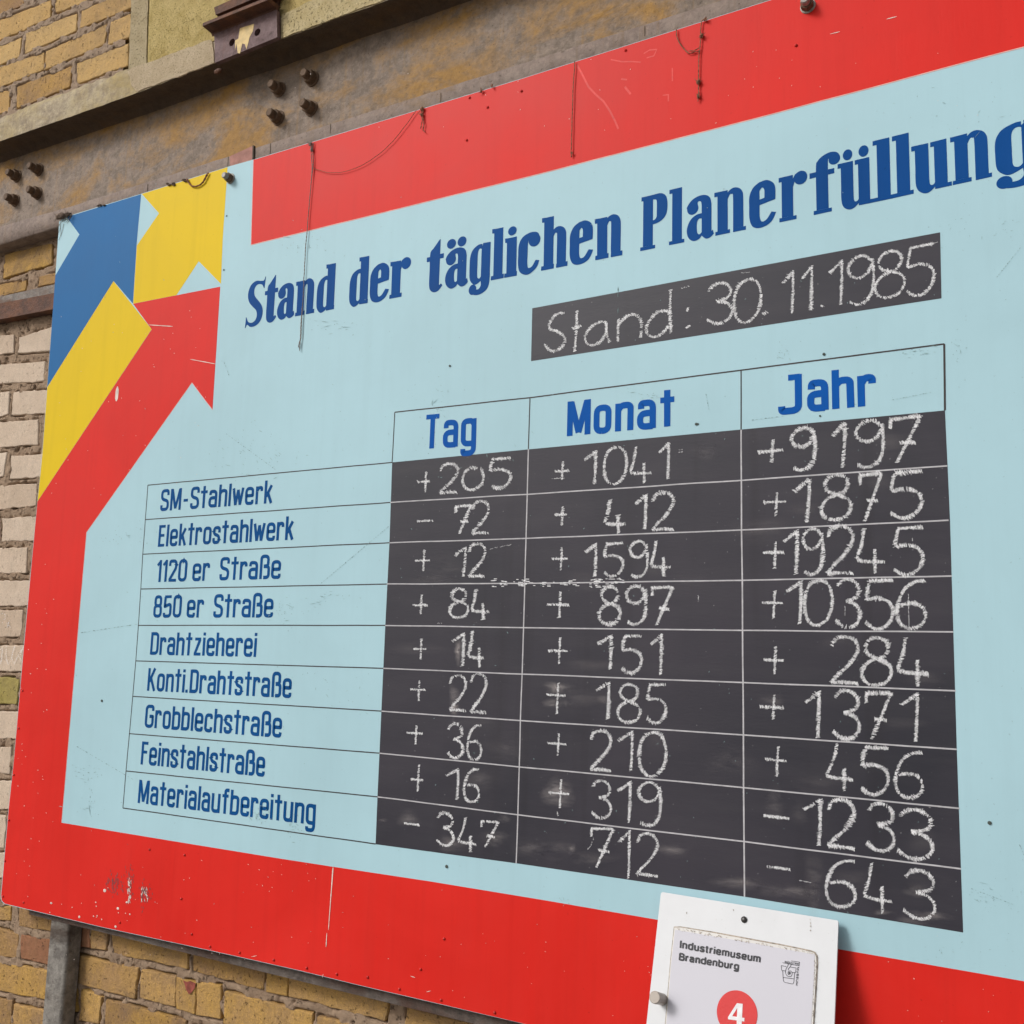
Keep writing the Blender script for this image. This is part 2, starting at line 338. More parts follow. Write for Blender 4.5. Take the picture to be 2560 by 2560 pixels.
def brick(quad, mat, y=0.05, back=0.035, jit=0.0022, label=None, wn=14):
    """quad: four (x,z) world corners TL TR BR BL"""
    TL, TR, BR, BL = [Vector((p[0], 0, p[1])) for p in quad]
    mid_ = (TL + TR + BR + BL) / 4; TL, TR, BR, BL = [q + Vector((math.copysign(.0018, (q - mid_).x), 0, math.copysign(.0014, (q - mid_).z))) for q in (TL, TR, BR, BL)]
    W = (TR - TL).length; nx = max(6, min(22, int(W / 0.011))); nz = 9
    off = Vector((random.uniform(0, 50), random.uniform(0, 50), 0)); tilt = random.uniform(-0.0015, 0.0015)
    V, idx = [], {}
    QUADS.append((y, TL.copy(), TR.copy(), BR.copy(), BL.copy()))
    for j in range(nz + 1):
        for i in range(nx + 1):
            s_, t_ = i / nx, j / nz
            # two rings close to the rim keep the face flat and the arris tight
            aw, ah = .0016 / max(W, .02), .0016 / max((TL - BL).length, .02)
            if i in (1, 2): s_ = aw * i
            if i in (nx - 1, nx - 2): s_ = 1 - aw * (nx - i)
            if j in (1, 2): t_ = ah * j
            if j in (nz - 1, nz - 2): t_ = 1 - ah * (nz - j)
            p = (TL * (1 - s_) + TR * s_) * (1 - t_) + (BL * (1 - s_) + BR * s_) * t_
            rim = (i in (0, nx)) or (j in (0, nz))
            q = noise.noise_vector(p * 55 + off) * jit * 1.2 + noise.noise_vector(p * 160 + off) * jit * 0.9
            x, z = p.x + q.x, p.z + q.z
            c = (TL + BR) * 0.5
            if (i in (0, nx)) and (j in (0, nz)): x += (c.x - x) * 0.035; z += (c.z - z) * 0.10
            dy = abs(noise.noise(p * 38 + off)) * 0.0028 + abs(q.y) * 0.5 + tilt * (s_ - 0.5) + 0.0008
            if rim: dy += 0.0030 + abs(noise.noise(p * 90 + off)) * 0.003
            V.append((x, y + dy, z)); idx[i, j] = len(V) - 1
    Fc = [(idx[i, j], idx[i, j + 1], idx[i + 1, j + 1], idx[i + 1, j]) for j in range(nz) for i in range(nx)]
    ring = [(i, 0) for i in range(nx)] + [(nx, j) for j in range(nz)] + [(i, nz) for i in range(nx, 0, -1)] + [(0, j) for j in range(nz, 0, -1)]
    n0 = len(V)
    for k in ring: a = V[idx[k]]; V.append((a[0], y + back, a[2]))
    m = len(ring)
    Fc += [(idx[ring[k]], idx[ring[(k + 1) % m]], n0 + (k + 1) % m, n0 + k) for k in range(m)]
    b = MB(); b.add(V, Fc); o = b.build('brick', mat, wall, smooth=True, fix=False)
    if label: o['label'] = label
    return o

def bricks(crop, quads, mat, y):
    for q in quads:
        m = mat; lab = None
        if len(q) == 5: m = q[4]; q = q[:4]
        P = [un(u, v, y) for u, v in crop(*q)]
        if m is M_br: lab = 'brick with a red stain'
        if m is M_bg: lab = 'greenish yellow brick'
        brick([(p.x, p.z) for p in P], m, y, label=lab)

YU, YL = 0.020, 0.050
bricks(Crop(0, 0, .18116), [
    [(-110, -70), (330, -70), (305, 62), (-110, 235), M_bo], [(-110, 315), (685, 5), (690, 235), (-110, 590)], [(755, -70), (1310, -260), (1300, -40), (760, 172)],
    [(-110, 665), (285, 520), (258, 775), (-110, 930)], [(350, 455), (1050, 180), (1045, 420), (330, 725)], [(1115, 140), (1815, -150), (1815, 92), (1105, 385)],
    [(-110, 965), (590, 720), (580, 950), (-110, 1245)], [(625, 705), (1470, 330), (1430, 600), (615, 955)], [(1520, 300), (1800, 190), (1780, 500), (1482, 608)],
    [(-110, 1275), (128, 1242), (108, 1525), (-110, 1600)], [(232, 1190), (980, 905), (945, 1195), (228, 1488), M_bo], [(1055, 868), (1765, 590), (1745, 895), (1052, 1150)]], M_by, YU)
cb = Crop(0, 560, .3106)
bricks(cb, [[(30, 240), (415, 150), (408, 318), (22, 432), M_bo], [(-60, 492), (208, 452), (195, 528), (-60, 590), M_bo], [(310, 420), (460, 388), (450, 478), (300, 500), M_bo],
    [(-80, 905), (104, 890), (100, 1032), (-80, 1055)], [(152, 915), (480, 800), (470, 1012), (145, 1038)], [(-80, 1140), (352, 1107), (343, 1262), (-80, 1285)],
    [(-80, 1360), (70, 1350), (60, 1530), (-80, 1558)], [(105, 1352), (480, 1330), (470, 1512), (90, 1538)], [(-80, 1602), (298, 1572), (298, 1768), (-80, 1803)]], M_bw, YL)
cc_ = Crop(0, 1100, .3106)
bricks(cc_, [[(-80, 110), (45, 105), (18, 288), (-80, 308)], [(85, 127), (400, 112), (390, 293), (78, 308)], [(-80, 372), (288, 352), (282, 528), (-80, 560)],
    [(-100, 640), (-14, 632), (-18, 812), (-100, 818)], [(14, 627), (400, 613), (390, 806), (12, 813)], [(-80, 870), (214, 868), (204, 1068), (-80, 1073)],
    [(-80, 1132), (400, 1137), (390, 1333), (-80, 1333)], [(-80, 1375), (178, 1373), (157, 1583), (-80, 1588)], [(-80, 1655), (400, 1662), (390, 1863), (-80, 1858)]], M_bw, YL)
bricks(Crop(0, 1650, .3261), [[(-80, 137), (136, 137), (121, 338), (-80, 330), M_bg], [(-80, 397), (300, 407), (290, 608), (-80, 600)], [(-80, 667), (79, 667), (61, 870), (-80, 866)],
    [(-80, 927), (250, 942), (240, 1148), (-80, 1138)], [(-80, 1192), (38, 1202), (22, 1438), (-80, 1428)], [(-80, 1482), (200, 1477), (190, 1678), (-80, 1668)]], M_bw, YL)
bricks(Crop(0, 2220, .2381), [[(-90, 170), (98, 205), (90, 345), (-90, 325)], [(192, 215), (540, 290), (530, 455), (200, 405)], [(-90, 400), (183, 498), (163, 742), (-90, 700)],
    [(218, 492), (520, 550), (510, 810), (215, 738), M_br], [(-90, 778), (500, 872), (490, 1178), (-90, 1070)], [(-90, 1152), (120, 1192), (100, 1440), (-90, 1430)],
    [(135, 1232), (470, 1292), (460, 1560), (120, 1500)], [(762, 370), (932, 400), (930, 635), (765, 600), M_br], [(945, 405), (1128, 445), (1108, 648), (945, 638)],
    [(1165, 465), (1962, 640), (1957, 850), (1180, 688)], [(735, 690), (1440, 850), (1403, 1162), (730, 985)], [(720, 1052), (798, 1062), (788, 1300), (715, 1292)],
    [(842, 1062), (1058, 1152), (1020, 1430), (822, 1400)], [(1112, 1172), (1950, 1400), (1940, 1700), (1092, 1450)], [(1475, 862), (1835, 935), (1830, 1250), (1455, 1155)]], M_bo, YL)
bricks(Crop(440, 2280, .2381), [[(172, 425), (928, 620), (903, 818), (176, 618)], [(942, 630), (1168, 690), (1148, 878), (937, 838)], [(1182, 690), (2215, 950), (2180, 1148), (1182, 878)],
    [(-8, 690), (203, 755), (188, 1076), (-10, 1010)], [(216, 748), (458, 776), (453, 1126), (196, 1083)], [(508, 842), (1418, 1080), (1408, 1400), (492, 1172)],
    [(1482, 1102), (2400, 1330), (2390, 1620), (1470, 1400)], [(-60, 1185), (430, 1242), (430, 1500), (-60, 1450)]], M_bo, YL)
b = MB(); b.add([un(u, v, YL - .0006) for u, v in Crop(440, 2280, .2381)((72, 712), (110, 735), (150, 722), (205, 748), (196, 800), (160, 850), (135, 862), (105, 815), (90, 760))], [tuple(range(9))])
b.build('paint_stain', simple('dull_red_paint', (0.27, 0.075, 0.055), 0.8, .2, .35, 90), wall, tri=True)['label'] = 'dull red paint stain on a brick below the board'
bricks(Crop(700, 2100, .3416), [[(922, 1235), (1700, 1420), (1690, 1570), (912, 1400)]], M_bo, YL)
# the wall goes on beyond the frame in the same bond
def course_fill(x0, x1, z0, z1, y, mat, L=0.25, H=0.065, p=0.078, ph=0.0):
    z = z0; k = 0
    while z < z1:
        x = x0 - (L + 0.012) * (0.5 if k % 2 else 0) + ph
        while x < x1:
            a, b = max(x, x0), min(x + L, x1)
            if b - a > 0.04: brick([(a, z + H), (b, z + H), (b, z), (a, z)], mat, y)
            x += L + 0.012
        z += p; k += 1
course_fill(-2.62, -2.145 - 0.06, 1.20, 2.56, YL, M_bw) if False else None
course_fill(-2.90, -2.56, 0.98, 2.45, YL, M_bw)
course_fill(-2.90, -0.45, 0.50, 0.78, YL, M_bo)
course_fill(-3.25, -2.56, 2.93, 3.62, YU, M_by, H=0.047, p=0.058, L=0.2)

mortar_patch(-2.62, -2.03, 1.10, 2.60, 0.0528, M_mo, YL)
mortar_patch(-2.62, -0.75, 0.62, 1.10, 0.0532, M_mo, YL)
mortar_patch(-2.80, -1.95, 2.90, 3.60, 0.0212, M_mu, YU, amp=0.0022)

# plaster pier strip and rough render infill beside the upper bricks
def sheet(poly_px, y, depth, mat, name, parent, amp=0.0015, edge=0.002, step=0.008):
    """a slab whose outline is measured on the plane y; rim roughened"""
    P = [un(u, v, y) for u, v in poly_px]; out = []
    n = len(P)
    for i in range(n):
        a, b = P[i], P[(i + 1) % n]; k = max(1, int((b - a).length / step))
        for j in range(k):
            q = a.lerp(b, j / k); e = noise.noise_vector(q * 45) * edge
            out.append((q.x + e.x, q.z + e.z))
    b = MB(); b.prism(out, y, y + depth); return b.build(name, mat, parent, tri=True)
sheet([(330, -70), (372, -70), (365, 176), (320, 190), (326, 60)], 0.0185, 0.03, M_ps, 'plaster_strip', wall)
sheet([(376, -70), (900, -160), (900, -40), (700, 40), (560, 90), (368, 172)], 0.019, 0.03, M_pl, 'rough_render', wall)

# ------------------------------------------------------------------ steel beam
M_cr = mortar_mat('cream_speckled_render', (0.50, 0.39, 0.25), (0.66, 0.54, 0.38), 2.6)
beam = thing('steel_beam', (-1.2, 0.05, 2.6), 'rusty steel channel beam with bolt groups running along the wall above the board', 'steel beam')
YF = 0.015; YW = 0.081
tb = [un(u, v, YF) for u, v in [(-60, 374), (0, 353), (181, 290), (344, 232), (534, 159.5), (727, 90), (853.6, 42), (962, 4), (1150, -66), (1500, -200), (2300, -520)]]
tt = [un(u, v, YF) for u, v in [(-60, 311), (0, 290), (199, 212), (317, 170), (420, 138), (522, 101), (700, 35), (800, -5), (1000, -85), (1500, -285), (2300, -620)]]
def resample(P, n):
    L = [0]
    for a, b in zip(P, P[1:]): L.append(L[-1] + (b - a).length)
    o = []
    for i in range(n + 1):
        t = L[-1] * i / n; k = 0
        while k < len(P) - 2 and L[k + 1] < t: k += 1
        o.append(P[k].lerp(P[k + 1], (t - L[k]) / (L[k + 1] - L[k])))
    return o
NN = 160
B_, T_ = resample(tb, NN), resample(tt, NN)
ft = MB(); V = []; rows = 6
for i in range(NN + 1):
    for j in range(rows + 1):
        p = B_[i].lerp(T_[i], j / rows); y = YF + noise.noise(p * 30) * 0.0012
        if j == rows: y += 0.006; p.z += noise.noise(p * 40) * 0.006
        if j == 0: p.z += noise.noise(p * 60) * 0.0012
        V.append((p.x, y, p.z))
ft.add(V, [(i * (rows + 1) + j, (i + 1) * (rows + 1) + j, (i + 1) * (rows + 1) + j + 1, i * (rows + 1) + j + 1) for i in range(NN) for j in range(rows)])
ft.build('upper_flange', M_flg, beam, smooth=True, fix=False)
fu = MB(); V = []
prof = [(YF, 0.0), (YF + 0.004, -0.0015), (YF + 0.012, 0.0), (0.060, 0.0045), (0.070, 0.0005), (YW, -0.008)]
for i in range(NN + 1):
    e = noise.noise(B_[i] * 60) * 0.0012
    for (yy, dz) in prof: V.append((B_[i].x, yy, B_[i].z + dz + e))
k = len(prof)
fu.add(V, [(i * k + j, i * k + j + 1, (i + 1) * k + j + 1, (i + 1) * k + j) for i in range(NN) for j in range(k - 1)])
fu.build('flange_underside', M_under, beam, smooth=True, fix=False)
fx = MB(); fx.box(-3.3, 0.9, 0.045, 0.12, 2.885, 2.93); fx.build('upper_flange', M_flg, beam)
wb = MB(); nx, nz = 150, 12; V = []
for j in range(nz + 1):
    for i in range(nx + 1):
        x = -2.75 + 3.6 * i / nx; z = 2.60 + 0.275 * j / nz
        V.append((x, YW + noise.noise(Vector((x * 9, 0, z * 9))) * 0.0012, z))
wb.add(V, [(j * (nx + 1) + i, j * (nx + 1) + i + 1, (j + 1) * (nx + 1) + i + 1, (j + 1) * (nx + 1) + i) for j in range(nz) for i in range(nx)])
wb.build('web', M_web, beam, smooth=True, fix=False)
# lower flange: its front edge shows as the mauve strip above the board
lf = MB(); V = []; n = 140
for i in range(n + 1):
    x = -2.75 + 3.6 * i / n; top = 2.6345 + max(0, (-2.1 - x)) * 0.022 + noise.noise(Vector((x * 20, 1, 0))) * 0.0012; bot = 2.5885 + noise.noise(Vector((x * 17, 5, 0))) * 0.001
    for (yy, zz) in [(YW, top + 0.006), (YF + 0.004, top), (YF, top - 0.003), (YF, (top + bot) / 2), (YF, bot + 0.003), (YF + 0.004, bot), (YW + 0.01, bot + 0.002)]:
        V.append((x, yy + noise.noise(Vector((x * 30, 2, zz * 30))) * 0.0006, zz))
k = 7
lf.add(V, [(i * k + j, i * k + j + 1, (i + 1) * k + j + 1, (i + 1) * k + j) for i in range(n) for j in range(k - 1)])
lf.build('lower_flange', M_strip, beam, smooth=True, fix=True)
sheet([(318, 178), (340, 166), (368, 158), (440, 130), (524, 99), (532, 104), (536, 155), (450, 190), (344, 229), (330, 215)], YF - 0.0022, 0.004, M_cr, 'render_patch', beam, edge=.004)
sheet([(704, 38), (800, -10), (980, -80), (975, -6), (853.6, 39), (727, 86), (702, 96)], YF - 0.0022, 0.004, mortar_mat('yellow_cream_paint', (0.48, 0.38, 0.19), (0.60, 0.50, 0.30), 1.4), 'render_patch', beam, edge=.003)
# seams and the red-oxide clip on the strip
for (u, v, h) in [(369, 470, 20), (570, 406, 26), (676, 372, 24), (826, 322, 20), (1102, 244, 18), (1612, 78, 18)]:
    p = un(u, v, YF); b = MB(); b.box(p.x - 0.0007, p.x + 0.0007, YF - 0.0006, YF + 0.003, p.z - h * 0.00048, p.z + h * 0.00048); b.build('seam', M_under, beam)
cp = [un(u, v, YF - 0.003) for u, v in [(574, 391), (631, 365), (630, 412), (576, 428)]]
b = MB(); b.prism([(p.x, p.z) for p in cp], YF - 0.003, YF + 0.002); b.build('clip_plate', M_clip, beam)
b = MB(); b.prism([(p.x, p.z) for p in [un(u, v, YF - 0.0035) for u, v in [(631, 364), (634, 363), (633, 410), (630, 412)]]], YF - 0.0035, YF + 0.002); b.build('seam', M_under, beam)

# bolts: washer plate and threaded end, nut as its sub-part
def hexa(rad, y0, y1, bev, n=6, rot=0.3, cx=0, cz=0):
    b = MB(); V = []
    for (yy, rr) in [(y1, rad), (y0 + bev, rad), (y0, rad * 0.86)]:
        V += [(cx + rr * math.cos(rot + 2 * math.pi * j / n), yy, cz + rr * math.sin(rot + 2 * math.pi * j / n)) for j in range(n)]
    b.add(V, [(i * n + j, i * n + (j + 1) % n, (i + 1) * n + (j + 1) % n, (i + 1) * n + j) for i in range(2) for j in range(n)] + [tuple(2 * n + j for j in range(n))])
    return b
def bolt(px, y, parent, k=1.0, mat=M_bolt, rot=0.3, shank=None, name='bolt'):
    p = un(px[0], px[1], y)
    o = hexa(0.0185 * k, -0.0035 * k, 0.002, 0.0008, n=20)
    nsh = 12
    o.add([(0.0105 * k * s_ * math.cos(2 * math.pi * j / nsh), yy * k, 0.0105 * k * s_ * math.sin(2 * math.pi * j / nsh)) for yy, s_ in ((-0.003, 1), (-0.030, 1), (-0.033, 0.8)) for j in range(nsh)],
          [(i * nsh + j, i * nsh + (j + 1) % nsh, (i + 1) * nsh + (j + 1) % nsh, (i + 1) * nsh + j) for i in range(2) for j in range(nsh)] + [tuple(2 * nsh + j for j in range(nsh))])
    nn = hexa(0.0158 * k, -0.0185 * k, -0.0036 * k, 0.002 * k, rot=rot)
    def fin(mb, nm, m, par, loc):
        me = bpy.data.meshes.new(nm); me.from_pydata(mb.v, [], mb.f)
        bm = bmesh.new(); bm.from_mesh(me); bmesh.ops.recalc_face_normals(bm, faces=bm.faces[:]); bm.to_mesh(me); bm.free()
        me.materials.append(m); ob = bpy.data.objects.new(nm, me); COL.objects.link(ob); ob.parent = par; ob.location = loc; return ob
    bo = fin(o, name, shank or mat, parent, p - gloc(parent)); fin(nn, 'nut', mat, bo, (0, 0, 0)); return bo
for i, px in enumerate([(44, 441), (98, 425), (40, 502), (96, 484), (700, 225), (782, 198), (697, 296), (779, 272)]):
    bolt(px, YW, beam, 0.92, rot=0.2 + 0.35 * i)

# rusty angle bracket on the beam
brk = thing('angle_bracket', un(612, 100, YF), 'purple brown rusty bracket with two holes and a yellow splash on the beam', 'bracket')
def plate_holes(P, holes, y0, y1, nseg=20):
    """quad plate TL TR BR BL (x,z), holes in a row; split in cells, each cell rings round its hole"""
    TL, TR, BR, BL = P; n = len(holes); b = MB()
    cuts = [0.0] + [0.5] * (n - 1) + [1.0]
    def lp(s_, t_): return (TL.lerp(TR, s_)).lerp(BL.lerp(BR, s_), t_)
    for h, (c, rad) in enumerate(holes):
        a0, a1 = h / n, (h + 1) / n
        outer = [lp(a0 + (a1 - a0) * t, 0) for t in [j / 5 for j in range(5)]] + [lp(a1, j / 5) for j in range(5)] + [lp(a1 + (a0 - a1) * j / 5, 1) for j in range(5)] + [lp(a0, 1 - j / 5) for j in range(5)]
        inner = []
        for q in outer:
            ang = math.atan2(q.z - c.z, q.x - c.x); inner.append(Vector((c.x + rad * math.cos(ang), 0, c.z + rad * math.sin(ang))))
        m = len(outer)
        b.add([(q.x, y0, q.z) for q in outer] + [(q.x, y0, q.z) for q in inner] + [(q.x, y1, q.z) for q in inner],
              [(i, (i + 1) % m, m + (i + 1) % m, m + i) for i in range(m)] + [(m + i, m + (i + 1) % m, 2 * m + (i + 1) % m, 2 * m + i) for i in range(m)])
    e = [lp(0, 0), lp(1, 0), lp(1, 1), lp(0, 1)]
    b.add([(q.x, yy, q.z) for yy in (y0, y1) for q in e], [(i, (i + 1) % 4, 4 + (i + 1) % 4, 4 + i) for i in range(4)])
    return b
yb = 0.002
Q = [un(u, v, yb) for u, v in [(535.5, 84), (692, 24), (693, 93), (537, 157)]]
H = [(un(580, 106, yb), 0.0085), (un(643.5, 80.5, yb), 0.0085)]
plate_holes(Q, H, yb, yb + 0.010).build('plate', M_brk, brk, fix=True)
lip = [un(u, v, yb) for u, v in [(530, 78), (692, 14)]]
b = MB(); a0, a1 = lip
V = []
for p in (a0, a1):
    for (yy, dz) in [(yb + 0.012, 0.004), (yb - 0.026, 0.004), (yb - 0.027, -0.004), (yb - 0.002, -0.006), (yb + 0.002, -0.012)]: V.append((p.x, yy, p.z + dz))
b.add(V, [(j, j + 1, 5 + j + 1, 5 + j) for j in range(4)] + [(4, 0, 5, 9), (0, 1, 2, 3, 4), (9, 8, 7, 6, 5)]); b.build('lip', M_rust, brk)
bq = [un(u, v, yb + 0.006) for u, v in [(556, 34), (700, -30), (700, -6), (560, 52)]]
b = MB(); b.prism([(p.x, p.z) for p in bq], yb - 0.018, yb + 0.014); b.build('upper_lip', M_rust, brk)
bq = [un(u, v, yb + 0.012) for u, v in [(548, 46), (700, -10), (693, 30), (538, 90)]]
b = MB(); b.prism([(p.x, p.z) for p in bq], yb + 0.011, yb + 0.016); b.build('back_plate', M_rust, brk)
sp = Crop(0, 0, .36232)(*[(1655, 195), (1700, 180), (1752, 165), (1745, 215), (1722, 255), (1712, 300), (1700, 340), (1690, 305), (1672, 300), (1665, 330), (1655, 370), (1640, 365), (1632, 300), (1622, 345), (1622, 280), (1645, 265)])
b = MB(); b.add([un(u, v, yb - 0.0006) for u, v in sp], [tuple(range(len(sp)))]); b.build('paint_splash', M_splash, brk, tri=True, fix=True)
b = MB(); b.blob(un(545, 178, YF - 0.001), 0.012, 0.004, 0.006, jit=0.25); b.build('rust_flake', M_rust, brk, smooth=True)

# rusty flat bar on the left of the board
bar = thing('flat_bar', un(65, 755, 0.03), 'rusty flat steel bar with flaking grey paint let into the bricks left of the board', 'steel bar')
pts = cb((-120, 612), (470, 478), (460, 560), (-120, 690)); P = [un(u, v, 0.030) for u, v in pts]
b = MB(); b.prism([(p.x, p.z) for p in P], 0.030, 0.060); b.build('grey_edge', M_greyp, bar)
pts = cb((-120, 662), (470, 548), (450, 680), (-120, 790)); P = [un(u, v, 0.026) for u, v in pts]
b = MB(); b.prism([(p.x, p.z) for p in P], 0.026, 0.058); b.build('rusty_face', M_rust, bar)

# post under the board
xl = sum(un(u, v, 0.016).x for u, v in [(121.4, 2300), (104.8, 2560)]) / 2; xr = sum(un(u, v, 0.016).x for u, v in [(172, 2320), (150, 2560)]) / 2
post = thing('steel_post', ((xl + xr) / 2, 0.03, 0.0), 'worn grey steel post in front of the bricks below the left end of the board', 'post')
b = MB(); rr = 0.008; prof = []
for (cx, cy, a0) in [(xl + rr, 0.016 + rr, 180), (xr - rr, 0.016 + rr, 270)]:
    for q in range(6): a = R(a0 + q * 18); prof.append((cx + rr * math.cos(a), cy + rr * math.sin(a)))
prof = [(xl, 0.048)] + prof + [(xr, 0.048)]
zs = [0.0 + 1.066 * i / 40 for i in range(41)]
V = [(x + noise.noise(Vector((x * 5, y * 50, z * 9))) * 0.0012, y, z) for z in zs for x, y in prof]; k = len(prof)
b.add(V, [(i * k + j, i * k + j + 1, (i + 1) * k + j + 1, (i + 1) * k + j) for i in range(40) for j in range(k - 1)])
b.build('shaft', M_post, post, smooth=True)
b = MB(); b.box(xl - 0.04, xr + 0.04, -0.03, 0.048, 0.0, 0.006); b.build('base_plate', M_post, post)

# ------------------------------------------------------------------ the painted board
X0, X1, Z0, Z1 = -2.0885, 0.42, 1.0585, 2.5965
board = thing('notice_board', ((X0 + X1) / 2, 0.0, Z0), 'large light blue painted board with red border, coloured arrows, headline and chalked table', 'notice board')
# sheet with the slightly worn, bowed left edge seen in the photo
def U(*pts, y=0.0): return [un(u, v, y) for u, v in pts]
left = U((148, 553), (137.7, 700), (117.8, 969.6), (105, 1140), (88.8, 1299), (58, 1627.5), (34.4, 1900), (21.7, 2016), (1.8, 2240), (4, 2253), (11, 2260))
left = [(max(-2.1, min(-2.084, p.x)) if 0 else p.x, p.z) for p in left]
top = [(p.x, p.z) for p in U((1900, 8), (1300, 197.5), (640, 397), (569, 417), (353, 484.5), (165, 541.7))]
bot = [(p.x, p.z) for p in U((143, 2291.4), (262, 2320), (460, 2362.5), (594.8, 2392), (749.5, 2427), (900, 2464), (1041.6, 2497), (1311.5, 2560))]
outline = [(X1, Z1)] + top + left + bot + [(X1, bot[-1][1])]
b = MB(); b.prism(outline, 0.0, 0.013); b.build('panel', M_blue, board, tri=True)
zf = (un(460, 2378, 0.016).z + un(900, 2490, 0.016).z) / 2
b = MB(); b.box(-2.005, X1 - 0.02, 0.0135, 0.020, zf, Z0 + 0.04); b.box(-2.005, X1 - 0.02, 0.0205, 0.048, zf, zf + 0.006); b.build('frame_angle', M_frame, board)
b = MB(); b.box(X0 + 0.005, -2.006, 0.0135, 0.046, Z0 - 0.006, Z0 + 0.03); b.build('frame_angle', M_frame, board)
b = MB(); b.box(X0 + 0.012, X0 + 0.05, 0.0135, 0.047, Z0 + 0.04, 2.585); b.build('frame_angle', M_frame, board)

def area(name, px, mat, y=-0.00015, label=None, world=False):
    P = px if world else [(p.x, p.z) for p in (un(u, v, 0) for u, v in px)]
    b = MB(); b.add([(x, y, z) for x, z in P], [tuple(range(len(P)))]); o = b.build(name, mat, board, tri=True)
    me = o.data
    if me.polygons[0].normal.y > 0: me.flip_normals()
    if label: o['label'] = label
    return o
e = 0.0006
area('red_band', [(634, 399), (628, 611.6), (965, 529), (1300, 446.4), (1900, 292.8), (2560, 116.7), (3200, -60), (3200, -400), (1900, 9), (1300, 198.5), (640, 398)], M_red, label='red band along the top of the board')
# red arrow, left border and bottom border in one painted field
area('red_border', [(550.7, 716.7), (541, 875), (531.5, 1023.9), (480, 956.9), (216.3, 1331.2), (154, 2056.7), (428, 2102), (700, 2146.3), (831.5, 2166.6), (1075.8, 2203.5), (1360, 2250.3), (1642, 2299), (2097.4, 2373), (2342, 2415),
     (2560, 2453), (3200, 2563), (3200, 3030), (1312, 2559.5), (1041.6, 2496), (900, 2463), (749.5, 2426), (594.8, 2391), (460, 2361.5), (262, 2319), (143, 2290.4), (12, 2259), (5, 2252), (3, 2239), (22.5, 2016), (35, 1900), (59, 1627), (89.5, 1299), (93.8, 1254),
     (379.4, 823.6), (332.8, 759.6)], M_red, label='red arrow running into the left and bottom border')
area('yellow_arrow', [(94.0, 1253), (379.1, 823.2), (284, 702.8), (118.5, 967.8), (105.7, 1140)], M_yel, label='yellow arrow pointing up and right')
area('blue_arrow', [(118.5, 967), (284, 702.3), (332.3, 758.9), (341.7, 610), (353.1, 485.5), (167, 542.7), (198.6, 586.2), (138.6, 688.8)], M_arr, label='mid blue arrow at the top left corner')
area('yellow_arrow', [(354.6, 485), (569.2, 417.8), (556.9, 600), (552.5, 710), (497, 653.3), (441.3, 737.9), (333, 759.2), (342.2, 614), (397.5, 533.3)], M_yel, label='second yellow arrow beside the blue one')
area('chalkboard_field', [(980.4, 1156), (1321, 1123.4), (1852.8, 1073.8), (2362.4, 1026), (2369, 1165), (2375, 1300), (2383.4, 1579), (2392, 1873), (2408, 2331.2), (1861.3, 2241.7), (1290.5, 2158.2), (939, 2110.5), (943.8, 1992), (953.5, 1777), (963.4, 1563), (973.7, 1356)], M_slate, label='black chalkboard field of the table')
area('chalkboard_field', [(1330.7, 770.7), (2350.4, 580.8), (2353.8, 745.9), (1327.6, 903)], M_slate, label='black chalkboard strip for the date')

# ---- lines
def ribbon(b, pts, wpx=None, wm=None, y=-0.00024, cap=False):
    """polyline strip in the board plane; pts (x,z) world"""
    n = len(pts); V = []
    for i in range(n):
        a = Vector(pts[max(i - 1, 0)]); c = Vector(pts[min(i + 1, n - 1)]); p = Vector(pts[i])
        t = (c - a)
        if t.length < 1e-9: t = Vector((1, 0))
        t.normalize(); nr = Vector((-t.y, t.x)); h = wm * 0.5
        if 0 < i < n - 1:
            d1 = (p - a).normalized(); co = max(0.5, abs(d1.dot(t))); h = h / co
        V += [(p.x + nr.x * h, y, p.y + nr.y * h), (p.x - nr.x * h, y, p.y - nr.y * h)]
    b.add(V, [(2 * i, 2 * i + 1, 2 * i + 3, 2 * i + 2) for i in range(n - 1)])
def W2(u, v): p = un(u, v); return (p.x, p.z)
G = [[None, (987.2, 1030.7), (1325.1, 994.1), (1852.6, 925.5), (2360.9, 860)],
 [(370, 1213), (980.4, 1156), (1321, 1122.9), (1852.8, 1073.8), (2362.4, 1026)], [(363.4, 1299), (976.2, 1256), (1318, 1235.7), (1853.5, 1200.8), (2368.4, 1164.7)],
 [(357, 1385.5), (973.7, 1356.8), (1315.5, 1346), (1853.7, 1325), (2371.4, 1300.5)], [(352, 1472.5), (967, 1460.2), (1312, 1458.5), (1855.8, 1450.6), (2379.5, 1440)],
 [(346, 1563.4), (963.4, 1563.4), (1309, 1569), (1856.5, 1576.3), (2383.4, 1579.7)], [(339.5, 1652.2), (958.6, 1670.9), (1305.6, 1685.4), (1857.5, 1706), (2389.4, 1727)],
 [(332, 1741), (953.5, 1777.7), (1301.4, 1801.5), (1858.5, 1837.3), (2391.8, 1873.3)], [(323.6, 1834), (949, 1882.8), (1298, 1917), (1859, 1969), (2399, 2021)],
 [(315.2, 1927.4), (943.8, 1992), (1294.6, 2037), (1860.5, 2104.2), (2402.3, 2172)], [(307.3, 2019.8), (939, 2110), (1290.5, 2158.2), (1861.3, 2241.7), (2408, 2331.2)]]
def wob(pts, amp=0.0004, step=0.03):
    o = []
    for a, c in zip(pts, pts[1:]):
        a, c = Vector(a), Vector(c); k = max(1, int((c - a).length / step))
        for j in range(k): q = a.lerp(c, j / k); m = noise.noise_vector(Vector((q.x * 12, 4, q.y * 12))); o.append((q.x + m.x * amp, q.y + m.z * amp))
    o.append(tuple(pts[-1])); return o
dk = MB()
